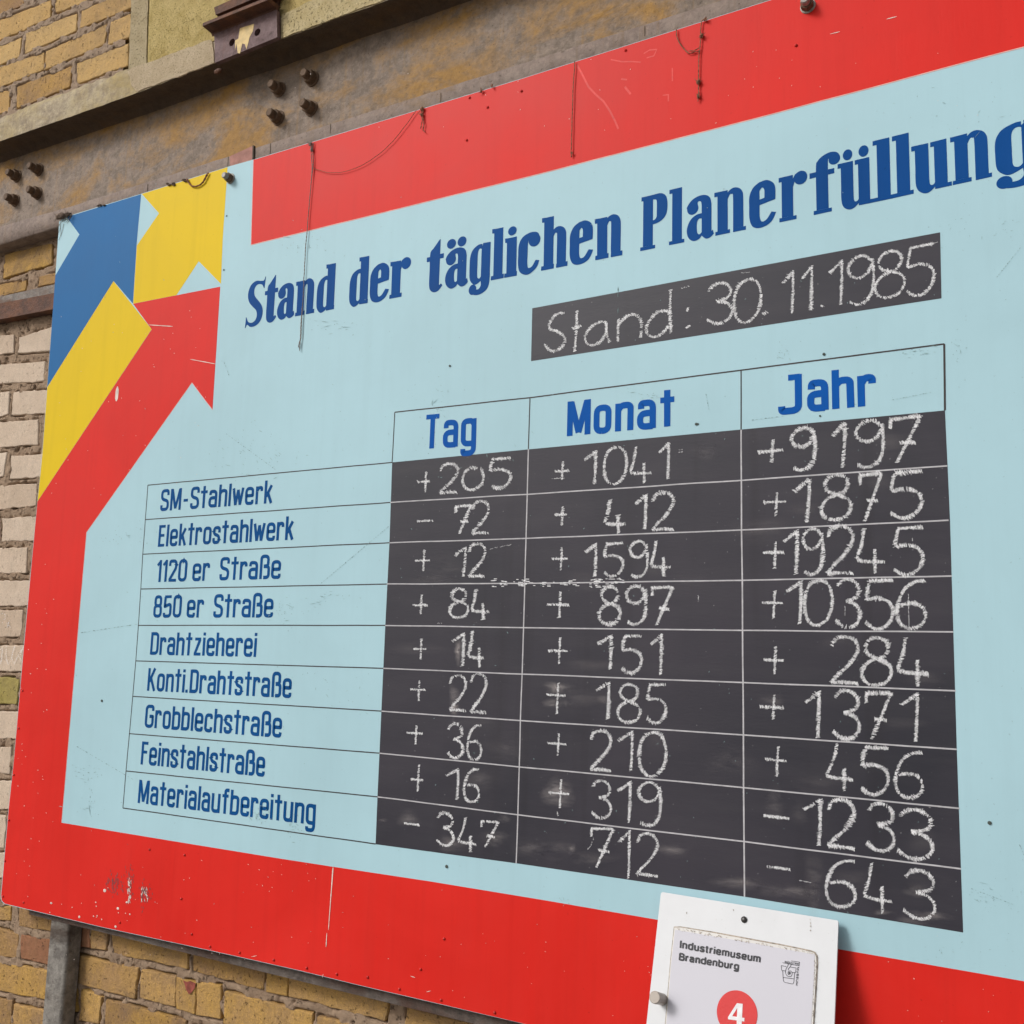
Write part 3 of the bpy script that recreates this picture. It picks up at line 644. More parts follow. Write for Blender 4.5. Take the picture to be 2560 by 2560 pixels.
ribbon(dk, wob([W2(*q) for q in G[0][1:]]), wm=0.0021, y=-0.00024)
for i in range(1, 11): ribbon(dk, wob([W2(*G[i][0]), W2(*G[i][1])]), wm=0.0019, y=-0.00024)
for j, wd in ((1, 0.0018), (2, 0.0018), (3, 0.0018), (4, 0.0026)): ribbon(dk, wob([W2(*G[0][j]), W2(*G[1][j])]), wm=wd, y=-0.00026)
ribbon(dk, wob([W2(*G[i][0]) for i in range(1, 11)]), wm=0.0018, y=-0.00026)
dk.build('grid_lines', M_dline, board)['label'] = 'thin black ruled lines of the table'
wl = MB()
for i in range(2, 10): ribbon(wl, wob([W2(*q) for q in G[i][1:]], 0.0006), wm=0.0019, y=-0.00024)
for j in (2, 3): ribbon(wl, wob([W2(*G[i][j]) for i in range(1, 11)], 0.0006), wm=0.0021, y=-0.00026)
wl.build('grid_lines', M_wline, board)['label'] = 'pale ruled lines on the chalkboard field'
pk = MB()
ribbon(pk, wob([W2(*q) for q in [(628, 612.5), (965, 530), (1300, 447.5), (1900, 293.8), (2560, 117.7)]]), wm=0.0018, y=-0.00020)
ribbon(pk, wob([W2(*q) for q in [(633.5, 400), (627.5, 612)]]), wm=0.0014, y=-0.00020)
ribbon(pk, wob([W2(*q) for q in [(531.5, 1025), (480, 957), (216.3, 1331.2), (154, 2056.7)]]), wm=0.0012, y=-0.00020)
pk.build('primer_edge', M_pink, board)

# ---- smooth outline helper
def smooth_poly(pts, k=5):
    n = len(pts); corner = [len(p) > 2 for p in pts]; o = []
    for i in range(n):
        p1, p2 = pts[i], pts[(i + 1) % n]
        if corner[i] and corner[(i + 1) % n]: o.append((p1[0], p1[1])); continue
        p0 = pts[(i - 1) % n] if not corner[i] else p1
        p3 = pts[(i + 2) % n] if not corner[(i + 1) % n] else p2
        for j in range(k):
            t = j / k; q = []
            for c in (0, 1):
                a = 2 * p1[c]; b_ = p2[c] - p0[c]; cc = 2 * p0[c] - 5 * p1[c] + 4 * p2[c] - p3[c]; d_ = -p0[c] + 3 * p1[c] - 3 * p2[c] + p3[c]
                q.append(0.5 * (a + b_ * t + cc * t * t + d_ * t ** 3))
            o.append(tuple(q))
    return o

# ---- headline: heavy condensed slab letters; x in letter widths, y in x-heights
AS = 1.30
def Rr(x0, x1, y0, y1): return [(x0, y0, 1), (x1, y0, 1), (x1, y1, 1), (x0, y1, 1)]
def disc(cx, cy, rx, ry): return [(cx + rx * math.cos(2 * math.pi * i / 14), cy + ry * math.sin(2 * math.pi * i / 14)) for i in range(14)]
bowl = [(.57, .975, 1), (.40, .97), (.15, .88), (.02, .70), (0, .42), (.03, .12), (.20, -.02), (.36, -.03), (.57, .045, 1), (.57, .14, 1), (.50, .09), (.41, .10), (.36, .18), (.355, .50), (.36, .76), (.42, .86), (.50, .88), (.57, .86, 1)]
arch = [(.43, .93, 1), (.52, .985), (.66, 1.01), (.82, .96), (.91, .85), (.925, .70, 1), (.925, .085, 1), (.60, .085, 1), (.60, .80), (.565, .87), (.50, .87), (.43, .78, 1)]
GL = {
 'n': [Rr(.10, .43, .085, .985), Rr(0, .10, .885, .985), Rr(.03, .5, 0, .085), Rr(.60, 1, 0, .085), arch],
 'h': [Rr(.10, .43, .085, AS), Rr(0, .10, AS - .10, AS), Rr(0, .48, 0, .085), Rr(.58, 1, 0, .085), arch],
 'l': [Rr(.20, .84, .085, AS), Rr(.01, .20, AS - .10, AS), Rr(0, 1, 0, .085)],
 'i': [Rr(.18, .90, .085, .985), Rr(.01, .18, .885, .985), Rr(0, 1, 0, .085), disc(.55, 1.155, .32, .105)],
 't': [[(.77, 1.34, 1), (.34, 1.10, 1), (.20, 1.0), (.20, .55), (.20, .18), (.28, .03), (.50, -.04), (.75, -.02), (.97, .09, 1), (.90, .145, 1), (.82, .11), (.77, .18), (.77, .6), (.77, 1.0)], Rr(0, .20, .80, .905), Rr(.77, 1, .83, .935)],
 'a': [[(.02, .74), (.06, .85), (.25, .96), (.50, 1.005), (.72, .98), (.86, .90), (.91, .76, 1), (.91, .13, 1), (.55, .13, 1), (.55, .76, 1), (.53, .85), (.46, .88), (.40, .85), (.43, .75, 1)], disc(.22, .735, .21, .14),
       [(.55, .585, 1), (.34, .57), (.12, .47), (0, .27), (.06, .08), (.25, -.02), (.45, .0), (.55, .07, 1), (.55, .15, 1), (.46, .11), (.39, .16), (.37, .30), (.39, .42), (.46, .47), (.55, .465, 1)],
       [(.55, .13, 1), (.91, .13, 1), (.955, .155, 1), (1.0, .06, 1), (.86, -.01), (.70, -.015), (.55, .07, 1)]],
 'd': [bowl, Rr(.57, .96, .085, AS), Rr(.47, .57, AS - .10, AS), Rr(.57, 1, 0, .085)],
 'e': [[(.39, 1.0, 1), (.15, .90), (.01, .72), (0, .48), (.01, .22), (.12, .04), (.35, -.03), (.62, -.01), (.85, .08), (1, .245, 1), (.83, .28, 1), (.68, .15), (.55, .10), (.44, .12), (.39, .24), (.39, .45, 1)],
       [(.39, 1.0, 1), (.65, 1.01), (.88, .93), (.975, .80), (.975, .54, 1), (.39, .48, 1), (.39, .60, 1), (.57, .62, 1), (.57, .80), (.49, .865), (.39, .80, 1)]],
 'r': [Rr(.10, .50, .085, .985), Rr(0, .10, .885, .985), Rr(.01, .61, 0, .085), [(.50, .72, 1), (.56, .82), (.62, .86, 1), (.62, .98), (.58, .985), (.50, .90, 1)], disc(.77, .885, .23, .15)],
 'g': [bowl, [(.97, .985, 1), (.97, .30), (.97, .08), (.94, -.10), (.82, -.23), (.58, -.30), (.32, -.31), (.10, -.25), (.14, -.16, 1), (.36, -.19), (.50, -.17), (.58, -.09), (.57, .02, 1), (.57, .90, 1), (.62, .93, 1), (.62, .985, 1)], disc(.17, -.165, .17, .125)],
 'c': [[(.75, 1.0), (.50, 1.0), (.20, .93), (.02, .75), (0, .48), (.01, .22), (.12, .05), (.38, -.03), (.62, .0), (.85, .10), (.97, .25, 1), (.82, .285, 1), (.68, .15), (.55, .11), (.45, .13), (.41, .25), (.41, .50), (.42, .75), (.49, .86), (.60, .88, 1), (.96, .86, 1), (.90, .95)], disc(.74, .80, .26, .15)],
 'P': [Rr(.10, .47, .085, 1.275), Rr(.03, .10, 1.175, 1.275), Rr(0, .56, 0, .085), [(.47, 1.275, 1), (.75, 1.275), (.93, 1.20), (1, 1.06), (1, .85), (.92, .70), (.72, .605), (.47, .575, 1), (.47, .67, 1), (.54, .68), (.60, .73), (.61, .83), (.61, 1.08), (.58, 1.15), (.47, 1.165, 1)]],
 'f': [[(.21, .085, 1), (.21, 1.0), (.27, 1.16), (.45, 1.25), (.68, 1.29), (.88, 1.26), (.98, 1.17), (.96, 1.10, 1), (.68, 1.12, 1), (.64, 1.13), (.60, 1.06), (.60, .085, 1)], disc(.81, 1.115, .185, .115), Rr(.12, .70, 0, .085), Rr(0, .21, .81, .925), Rr(.60, .80, .81, .925)],
 'u': [[(.09, .985, 1), (.09, .5), (.09, .20), (.15, .04), (.30, -.04), (.45, -.03), (.58, .05, 1), (.58, .15, 1), (.555, .115), (.51, .10), (.46, .12), (.44, .22), (.44, .5), (.44, .985, 1)], Rr(0, .09, .885, .985), Rr(.58, .90, .0, .985), Rr(.49, .58, .885, .985), Rr(.90, 1, 0, .085)],
 'S': [[(1.0, 1.36, 1), (.955, 1.02, 1), (.86, 1.13), (.70, 1.18), (.52, 1.17), (.40, 1.08), (.38, .95), (.45, .82), (.65, .68), (.85, .52), (.94, .34), (.90, .14), (.74, .0), (.50, -.06), (.28, -.05), (.10, .03), (0, -.07, 1), (.02, .25, 1), (.12, .11), (.28, .05), (.46, .06), (.60, .14), (.64, .28), (.56, .42), (.36, .54), (.16, .68), (.06, .86), (.08, 1.05), (.22, 1.21), (.46, 1.28), (.74, 1.25), (.92, 1.25)]],
}
BASE = [(-1.337625, 2.241552), (-1.289345, 2.241189), (-1.109394, 2.239561), (-0.892702, 2.237006), (-0.794836, 2.236817), (-0.618122, 2.236653), (-0.570215, 2.236995), (-0.449274, 2.238241), (-0.349462, 2.239978), (-0.239647, 2.242049), (-0.118016, 2.24485)]
def base_z(x):
    if x < BASE[0][0]: return BASE[0][1]
    for (a, za), (c, zc) in zip(BASE, BASE[1:]):
        if x <= c: return za + (zc - za) * (x - a) / (c - a)
    return BASE[-1][1] + (x - BASE[-1][0]) * 0.02
XH = 0.0695
def glyph(b, ch, x0, x1, dots=None):
    for pr in GL[ch]:
        P = smooth_poly(pr, 5) if not all(len(q) > 2 for q in pr) else [(q[0], q[1]) for q in pr]
        y = -0.00024 - lay(); V = []
        for (x, z) in P:
            wx = x0 + (x1 - x0) * x; V.append((wx, y, base_z(wx) + z * XH + noise.noise(Vector((wx * 60, z * 4, 3))) * 0.0005))
        b.add(V, [tuple(range(len(V)))])
        if x0 < -.66: ribbon(b, [(q[0], q[2]) for q in V + V[:1]], wm=.0014, y=-0.00024 - lay())
    for (cu, cv, rx, rz) in dots or []:
        c = un(cu, cv); y = -0.00024 - lay()
        b.add([(c.x + rx * math.cos(2 * math.pi * i / 18), y, c.z + rz * math.sin(2 * math.pi * i / 18)) for i in range(18)], [tuple(range(18))])
cA, cB, cC, cD = Crop(560, 500, .2795), Crop(1000, 480, .31056), Crop(1550, 380, .2588), Crop(2000, 280, .28986)
words = [('Stand', cA, [('S', 203, 357, 950), ('t', 365, 476, 900), ('a', 480, 630, 950), ('n', 642, 812, 880), ('d', 833, 990, 850)]),
 ('der', cA, [('d', 1125, 1290, 800), ('e', 1310, 1475, 750), ('r', 1487, 1665, 700)]),
 ('täglichen', cB, [('t', 217, 347, 600), ('a', 370, 548, 600), ('g', 563, 727, 600), ('l', 738, 838, 550), ('i', 845, 943, 550), ('c', 955, 1125, 500), ('h', 1142, 1350, 450), ('e', 1370, 1552, 420), ('n', 1570, 1790, 400)]),
 ('Planer', cC, [('P', 198, 456, 700), ('l', 475, 622, 650), ('a', 646, 908, 640), ('n', 912, 1215, 600), ('e', 1248, 1508, 520), ('r', 1535, 1812, 450)]),
 ('füllung', cD, [('f', 83, 352, 600), ('u', 327, 634, 620), ('l', 630, 806, 500), ('l', 797, 973, 450), ('u', 963, 1304, 450), ('n', 1300, 1650, 400), ('g', 1682, 2100, 350)])]
mb = {}
for wd, cr, ls in words:
    b = MB()
    for (ch, a, c, vy) in ls:
        (u0, v0), (u1, v1) = cr((a, vy), (c, vy)); x0, x1 = un(u0, v0).x, un(u1, v1).x
        dots = None
        if wd == 'täglichen' and ch == 'a': dots = [(1128.9, 609.8, .0096, .0090), (1155.3, 603.6, .0094, .0092)]
        if wd == 'füllung' and ch == 'u' and a < 400: dots = [(2118.8, 387.2, .0066, .0082), (2158.8, 377.7, .0069, .0085)]
        glyph(b, ch, x0, x1, dots)
    mb[wd] = b
for wd in ('Stand', 'der', 'täglichen'): mb[wd].build('headline_lettering', M_title, board, tri=True)['label'] = 'headline word ' + wd
b = MB()
for wd in ('Planer', 'füllung'): n0 = len(b.v); b.v += mb[wd].v; b.f += [tuple(n0 + i for i in q) for q in mb[wd].f]; b.a += mb[wd].a
b.build('headline_lettering', M_title, board, tri=True)['label'] = 'headline word Planerfüllung'

# ---- monoline sign-writer's letters for the rows and column heads
def rnd(pts, r=0.16, closed=False, k=5):
    """round the corners of a polyline; a third element on a point sets its own radius"""
    n = len(pts); o = []
    for i in range(n):
        p = Vector(pts[i][:2]); rr = pts[i][2] if len(pts[i]) > 2 else r
        if not closed and i in (0, n - 1): o.append(tuple(p)); continue
        a, c = Vector(pts[i - 1][:2]), Vector(pts[(i + 1) % n][:2])
        ra = min(rr, (a - p).length * 0.5, (c - p).length * 0.5)
        if ra < 1e-4: o.append(tuple(p)); continue
        s_, e_ = p + (a - p).normalized() * ra, p + (c - p).normalized() * ra
        for j in range(k + 1):
            t = j / k; o.append(tuple(s_ * (1 - t) ** 2 + p * 2 * t * (1 - t) + e_ * t * t))
    if closed: o.append(o[0])
    return o
bt, T, X, q_ = .065, .935, .715, .33
def S_(top, w_, mid): return rnd([(w_, top - .22), (w_, top), (0, top), (0, mid + .05), (w_, mid - .05), (w_, bt), (0, bt), (0, bt + .20)], .15)
FONT = {
 'S': (.36, [S_(T, .36, .5)]), 's': (.30, [S_(X, .30, .39)]),
 'M': (.50, [[(0, 0), (0, 1)], [(.50, 0), (.50, 1)], [(.03, .97), (.25, .08)], [(.47, .97), (.25, .08)]]),
 '-': (.24, [[(0, .42), (.24, .42)]]), 't': (.24, [[(.12, 0), (.12, 1)], [(-.06, .73), (.30, .73)]]),
 'a': (q_, [rnd([(.02, .56), (.02, X), (q_, X), (q_, 0)], .15), rnd([(q_, .43), (0, .43), (0, bt), (q_, bt)], .15)]),
 'h': (q_, [[(0, 0), (0, 1)], rnd([(0.02, .62), (.10, X), (q_, X), (q_, 0)], .15)]),
 'n': (q_, [[(0, 0), (0, .78)], rnd([(0.02, .62), (.10, X), (q_, X), (q_, 0)], .15)]),
 'l': (0, [[(0, 0), (0, 1)]]), 'i': (0, [[(0, 0), (0, .78)], [(0, .87), (0, 1.0)]]),
 'w': (.46, [[(-.02, .78), (.11, .03)], [(.11, .03), (.23, .70)], [(.23, .70), (.35, .03)], [(.35, .03), (.48, .78)]]),
 'e': (q_, [rnd([(.02, .40), (q_, .40, .02), (q_, X), (0, X), (0, bt), (q_, bt), (q_, .21)], .15)]),
 'r': (.24, [[(0, 0), (0, .78)], rnd([(.02, .60), (.08, X), (.24, X), (.24, .56)], .12)]),
 'k': (.30, [[(0, 0), (0, 1)], [(.03, .30), (.29, .78)], [(.12, .46), (.31, 0)]]),
 'K': (.36, [[(0, 0), (0, 1)], [(.04, .40), (.34, 1)], [(.13, .56), (.37, 0)]]),
 'E': (.28, [[(0, 0), (0, 1)], [(0, T), (.32, T)], [(0, .52), (.28, .52)], [(0, bt), (.32, bt)]]),
 'F': (.28, [[(0, 0), (0, 1)], [(0, T), (.32, T)], [(0, .55), (.28, .55)]]),
 'o': (q_, [rnd([(0, bt), (0, X), (q_, X), (q_, bt)], .15, True)]), '0': (.34, [rnd([(0, bt), (0, T), (.34, T), (.34, bt)], .17, True)]),
 '1': (.12, [[(.12, 0), (.12, 1)], [(-.04, .76), (.12, .94)]]),
 '2': (.34, [rnd([(0, .72), (0, T), (.34, T), (.34, .62), (.0, .07, .01)], .17), [(-.03, bt), (.38, bt)]]),
 '5': (.34, [[(.36, T), (0, T)], rnd([(.03, T), (.01, .50, .01), (.34, .62), (.34, bt), (0, bt), (0, .22)], .15)]),
 '8': (.34, [rnd([(.02, .53), (.02, T), (.32, T), (.32, .53)], .14, True), rnd([(0, bt), (0, .53), (.34, .53), (.34, bt)], .15, True)]),
 'ß': (.36, [rnd([(0, 0), (0, T + .03), (.33, T + .03), (.33, .56), (.13, .54)], .15), rnd([(.13, .53), (.37, .53), (.37, bt), (.13, bt)], .15)]),
 'D': (.36, [[(0, 0), (0, 1)], rnd([(0, T), (.36, T), (.36, bt), (0, bt)], .16)]), 'z': (.32, [[(0, X), (.34, X)], [(.30, X), (.03, bt)], [(-.02, bt), (.36, bt)]]),
 '.': (.02, [[(0, 0), (0, .13)]]), 'G': (.38, [rnd([(.38, .74), (.38, T), (0, T), (0, bt), (.38, bt), (.38, .50, .01), (.19, .50)], .16)]),
 'b': (q_, [[(0, 0), (0, 1)], rnd([(0.02, .64), (.08, X), (q_, X), (q_, bt), (0, bt)], .14)]), 'c': (.30, [rnd([(.30, .56), (.30, X), (0, X), (0, bt), (.30, bt), (.30, .22)], .15)]),
 'u': (q_, [rnd([(0, .78), (0, bt), (q_ - .06, bt), (q_, .16)], .15), [(q_, 0), (q_, .78)]]), 'f': (.24, [rnd([(.11, 0), (.11, T + .02), (.30, T + .02)], .14), [(-.05, .72), (.27, .72)]]),
 'g': (q_, [rnd([(q_ - .02, .64), (q_ - .08, X), (0, X), (0, bt), (q_, bt)], .15), rnd([(q_, .78), (q_, -.21), (0, -.21), (0, -.08)], .15)]),
 'T': (.36, [[(.18, 0), (.18, 1)], [(-.03, T), (.39, T)]]), 'J': (.40, [[(.12, T), (.40, T)], rnd([(.36, 1), (.36, bt), (-.04, bt), (-.04, .20)], .16)]), ' ': (.22, []),
}
def write(text, p0, p1, cap, stroke, mat, label, gap=.17, thin=0.86):
    """p0,p1: photo points of the baseline's start and end; letters are fitted between them"""
    a, c = un(*p0), un(*p1); pos = 0.0; lay_ = []
    for ch in text:
        w_, st = FONT[ch]; lay_.append((pos, st)); pos += w_ + (gap if ch != ' ' else 0)
    total = pos - gap; hs = stroke / cap * 0.5
    kx = ((c.x - a.x) - stroke) / total
    b = MB()
    for (px_, st) in lay_:
        jx, jz = random.uniform(-.006, .006), random.uniform(-.008, .008)
        for path in st:
            P = []
            for (x, z) in path:
                wx = a.x + stroke / 2 + (px_ + x + jx) * kx; t = (wx - a.x) / (c.x - a.x)
                P.append((wx + noise.noise(Vector((wx * 90, z * 7, 1))) * 0.0005, a.z + (c.z - a.z) * t + (z + jz * .5) * cap))
            flat = abs(P[0][1] - P[-1][1]) < abs(P[0][0] - P[-1][0]) and len(P) == 2
            ribbon(b, P, wm=stroke * (thin if flat else 1.0), y=-0.00024 - lay())
    return b.build('lettering', mat, board)['label'] if False else tag(b.build('lettering', mat, board), label)
c1, c2, c3 = Crop(380, 1200, .3209), Crop(340, 1560, .3209), Crop(300, 1800, .3416)
rowsT = [('SM-Stahlwerk', c1((62, 243), (937, 180))), ('Elektrostahlwerk', c1((45, 521), (1102, 465))), ('1120 er  Straße', c1((33, 796), (1000, 768))), ('850 er  Straße', c1((8, 1072), (942, 1070))),
 ('Drahtzieherei', c2((108, 239), (936, 256))), ('Konti.Drahtstraße', c2((86, 519), (1209, 577))), ('Grobblechstraße', c2((66, 805), (1133, 886))), ('Feinstahlstraße', c2((36, 1093), (1002, 1190))), ('Materialaufbereitung', c3((130, 607), (1428, 769)))]
for t, (p0, p1) in rowsT:
    write(t, p0, p1, 0.0445, 0.0066, M_rowt, 'navy row label ' + ' '.join(t.split()), gap=.21 if 'er ' not in t else .20)['kind'] = 'stuff'
ch_ = Crop(1300, 940, .3002)
write('Tag', (1060, 1122.5), (1190, 1113), 0.0600, 0.0098, M_head, 'bright blue column head Tag', gap=.24)
write('Monat', ch_((390, 503))[0], ch_((1292, 415))[0], 0.0565, 0.0102, M_head, 'bright blue column head Monat', gap=.26)
cj = Crop(1840, 860, .3002)
write('Jahr', cj((366, 585))[0], cj((1170, 510))[0], 0.0555, 0.0100, M_head, 'bright blue column head Jahr', gap=.24)

# ---- chalk writing
DG = {
 '0': [[(.52, 0), (.2, .1), (.02, .38), (.03, .75), (.25, .97), (.55, .99), (.88, .8), (1, .45), (.9, .14), (.7, .02), (.5, .01)]],
 '1': [[(0, .27), (.5, .12), (.93, .0)], [(.93, 0), (.86, .5), (.72, 1)]],
 '1v': [[(0, .25), (.5, .13), (.93, .02)], [(.94, 0), (.92, .5), (.84, 1)]],
 '2': [[(.06, .22), (.16, .06), (.45, 0), (.75, .03), (.93, .17), (.9, .35), (.6, .62), (.25, .82), (.02, .99)], [(.04, .99), (.4, .97), (.97, .99)]],
 '3': [[(.1, .16), (.25, .04), (.55, 0), (.85, .08), (.95, .24), (.82, .38), (.4, .45)], [(.42, .46), (.75, .5), (.97, .64), (.97, .82), (.72, .97), (.35, .98), (0, .84)]],
 '4': [[(.42, 0), (.3, .33), (.04, .68)], [(.04, .70), (.4, .73), (1, .74)], [(.68, .52), (.67, 1)]],
 '4c': [[(.28, 0), (.2, .33), (.03, .66)], [(.04, .68), (.4, .72), (1, .73)], [(.64, .46), (.66, 1)]],
 '5': [[(.16, .04), (1, 0.02)], [(.16, .05), (.08, .25), (.05, .42)], [(.07, .42), (.4, .38), (.78, .43), (.98, .58), (.92, .8), (.62, .97), (.3, .98), (.0, .86)]],
 '6': [[(.97, .0), (.62, .03), (.28, .18), (.06, .48), (.03, .74), (.18, .93), (.5, 1), (.85, .92), (1, .75), (.9, .56), (.6, .47), (.12, .52)]],
 '7': [[(.0, .24), (.0, .03)], [(0, .05), (.95, .02)], [(.96, .02), (.6, .48), (.2, 1)], [(.32, .57), (.8, .58)]],
 '8': [[(.52, .44), (.22, .36), (.12, .2), (.28, .04), (.55, 0), (.84, .08), (.88, .26), (.72, .4), (.5, .45)], [(.5, .45), (.18, .54), (0, .74), (.12, .93), (.42, 1), (.8, .94), (1, .74), (.9, .55), (.55, .45)]],
 '9': [[(.9, .12), (.62, 0), (.25, .04), (.02, .2), (.12, .38), (.42, .45), (.75, .38), (.93, .2)], [(.94, .1), (1, .42), (.94, .76), (.72, .95), (.35, 1), (.06, .92)]],
 'S': [[(.93, .02), (.6, .03), (.3, .22), (.3, .4), (.65, .5), (.97, .68), (.9, .88), (.55, 1), (.25, .95), (.02, .78)]],
 't': [[(.48, 0), (.4, .5), (.2, 1)], [(0, .42), (1, .38)]], 'a': [[(.72, .05), (.3, .2), (.02, .6), (.18, .93), (.55, .9), (.8, .6), (.85, .25), (.75, .06)], [(.85, .1), (.88, .6), (.97, .95)]],
 'n': [[(.08, .12), (.05, .6), (.05, 1)], [(.07, .35), (.3, .1), (.62, 0), (.88, .2), (.95, .55), (.9, .95)]],
 'd': [[(.92, .48), (.5, .45), (.12, .65), (.03, .85), (.25, 1), (.6, .95), (.92, .75)], [(.93, .0), (.9, .5), (.95, .98)]],
 '+': None, '-': None}
def densify(P, step):
    o = []
    if len(P) > 2:
        Q = smooth_poly([(p[0], p[1]) for p in P], 4)
        # smooth_poly closes the loop: drop the closing run
        cut = (len(P) - 1) * 4 + 1
        P = smooth_poly([(P[0][0], P[0][1], 1)] + [(p[0], p[1]) for p in P[1:-1]] + [(P[-1][0], P[-1][1], 1)], 4)[:cut]
    for a, c in zip(P, P[1:]):
        a, c = Vector(a), Vector(c); k = max(1, int((c - a).length / step))
        for j in range(k): o.append((a.lerp(c, j / k), (c - a).normalized()))
    return o
def chalk(b, path, wpx=8.5, slant=0.55, y0=-0.00042, skip=0.05, yp=0.0, faint=1.0):
    """chalk dragged over rough paint: a dense run of short ragged flecks; path in photo pixels"""
    wob_ = random.uniform(0, 99)
    for (p, t) in densify(path, 1.8):
        if random.random() < skip + (1 - faint) * .8 + .55 * max(0.0, noise.noise(Vector((p.x * .045 + wob_ * 3, p.y * .045, 5)))): continue
        ww = wpx * (0.72 + 0.34 * noise.noise(Vector((p.x * .03 + wob_, p.y * .03, 0)))) * random.uniform(0.62, 1.18)
        nr = Vector((-t.y, t.x)); dr = nr + t * random.gauss(0.42, 0.18) * (1 if slant > .3 else -.6)
        if dr.length < 1e-3: continue
        dr.normalize(); th = random.uniform(1.3, 2.5); tt_ = Vector((-dr.y, dr.x)) * th * .5
        c = p + nr * random.uniform(-.9, .9)
        a1, a2 = dr * ww * .5 * random.uniform(.65, 1.12), dr * ww * .5 * random.uniform(.65, 1.12)
        y = yp + y0 - random.random() * 0.00015
        q = [c - a1 - tt_ * .5, c - a1 * .9 + tt_ * .6, c + a2 + tt_ * .5, c + a2 * .9 - tt_ * .6]
        b.add([un(s_.x, s_.y, y) for s_ in q], [(0, 1, 2, 3)])
def figure(crop, items, label, slope, w=8.5, v1='1'):
    for it in items:
        b = MB(); ch, x0, y0, x1, y1 = it[:5]; name = 'chalk_numeral'
        if ch == '+':
            ym = it[5]; xm = (x0 + x1) / 2 + (x1 - x0) * .06; name = 'chalk_sign'
            paths = [[(xm + (y1 - y0) * .03, y0), (xm, (y0 + y1) / 2), (xm - (y1 - y0) * .02, y1)], [(x0, ym - slope * (xm - x0)), (x1, ym + slope * (x1 - xm))]]
            ww = w * .72
        elif ch == '-':
            ym = y0; paths = [[(x0, ym - slope * (x1 - x0) / 2), (x1, ym + slope * (x1 - x0) / 2)]]; ww = w * .8; name = 'chalk_sign'
        elif ch == '.': paths = [[(x0, y0), (x1, y1)]]; ww = w * 1.0; name = 'chalk_dot'
        else:
            if ch.isalpha(): name = 'chalk_letter'
            k_ = v1 if ch == '1' else ('4c' if ch == '4' and v1 == '1v' else ch); ww = w
            sh = slope * (x1 - x0)
            paths = [[(x0 + (x1 - x0) * x, y0 + abs(sh) * .5 + (y1 - y0 - abs(sh)) * y + sh * (x - .5) * .9) for x, y in pth] for pth in DG[k_]]
        wiped = label.endswith(' 347') and ch == '7'
        for pth in paths:
            chalk(b, crop(*pth), ww * random.uniform(.9, 1.1), faint=.75 if wiped else 1.0)
            if wiped and ww < 0: continue
            if ww > 5: chalk(b, crop(*[(x + random.uniform(-2, 2), y + random.uniform(-2, 2)) for x, y in pth]), ww * .7, slant=.2, skip=.45)
        tag(b.build(name, M_chalk, board, fix=False), 'chalked %s of %s' % ({'+': 'plus sign', '-': 'minus sign', '.': 'dot'}.get(ch, ch), label))
M1, M2, M3 = Crop(940, 1120, .20704), Crop(940, 1480, .20704), Crop(920, 1800, .20704)
N1, N2, N3 = Crop(1300, 1100, .3002), Crop(1300, 1450, .3002), Crop(1300, 1800, .3002)
J1, J2, J3, J4 = Crop(1840, 860, .3002), Crop(1840, 1220, .3002), Crop(1840, 1580, .3002), Crop(1840, 1940, .3002)
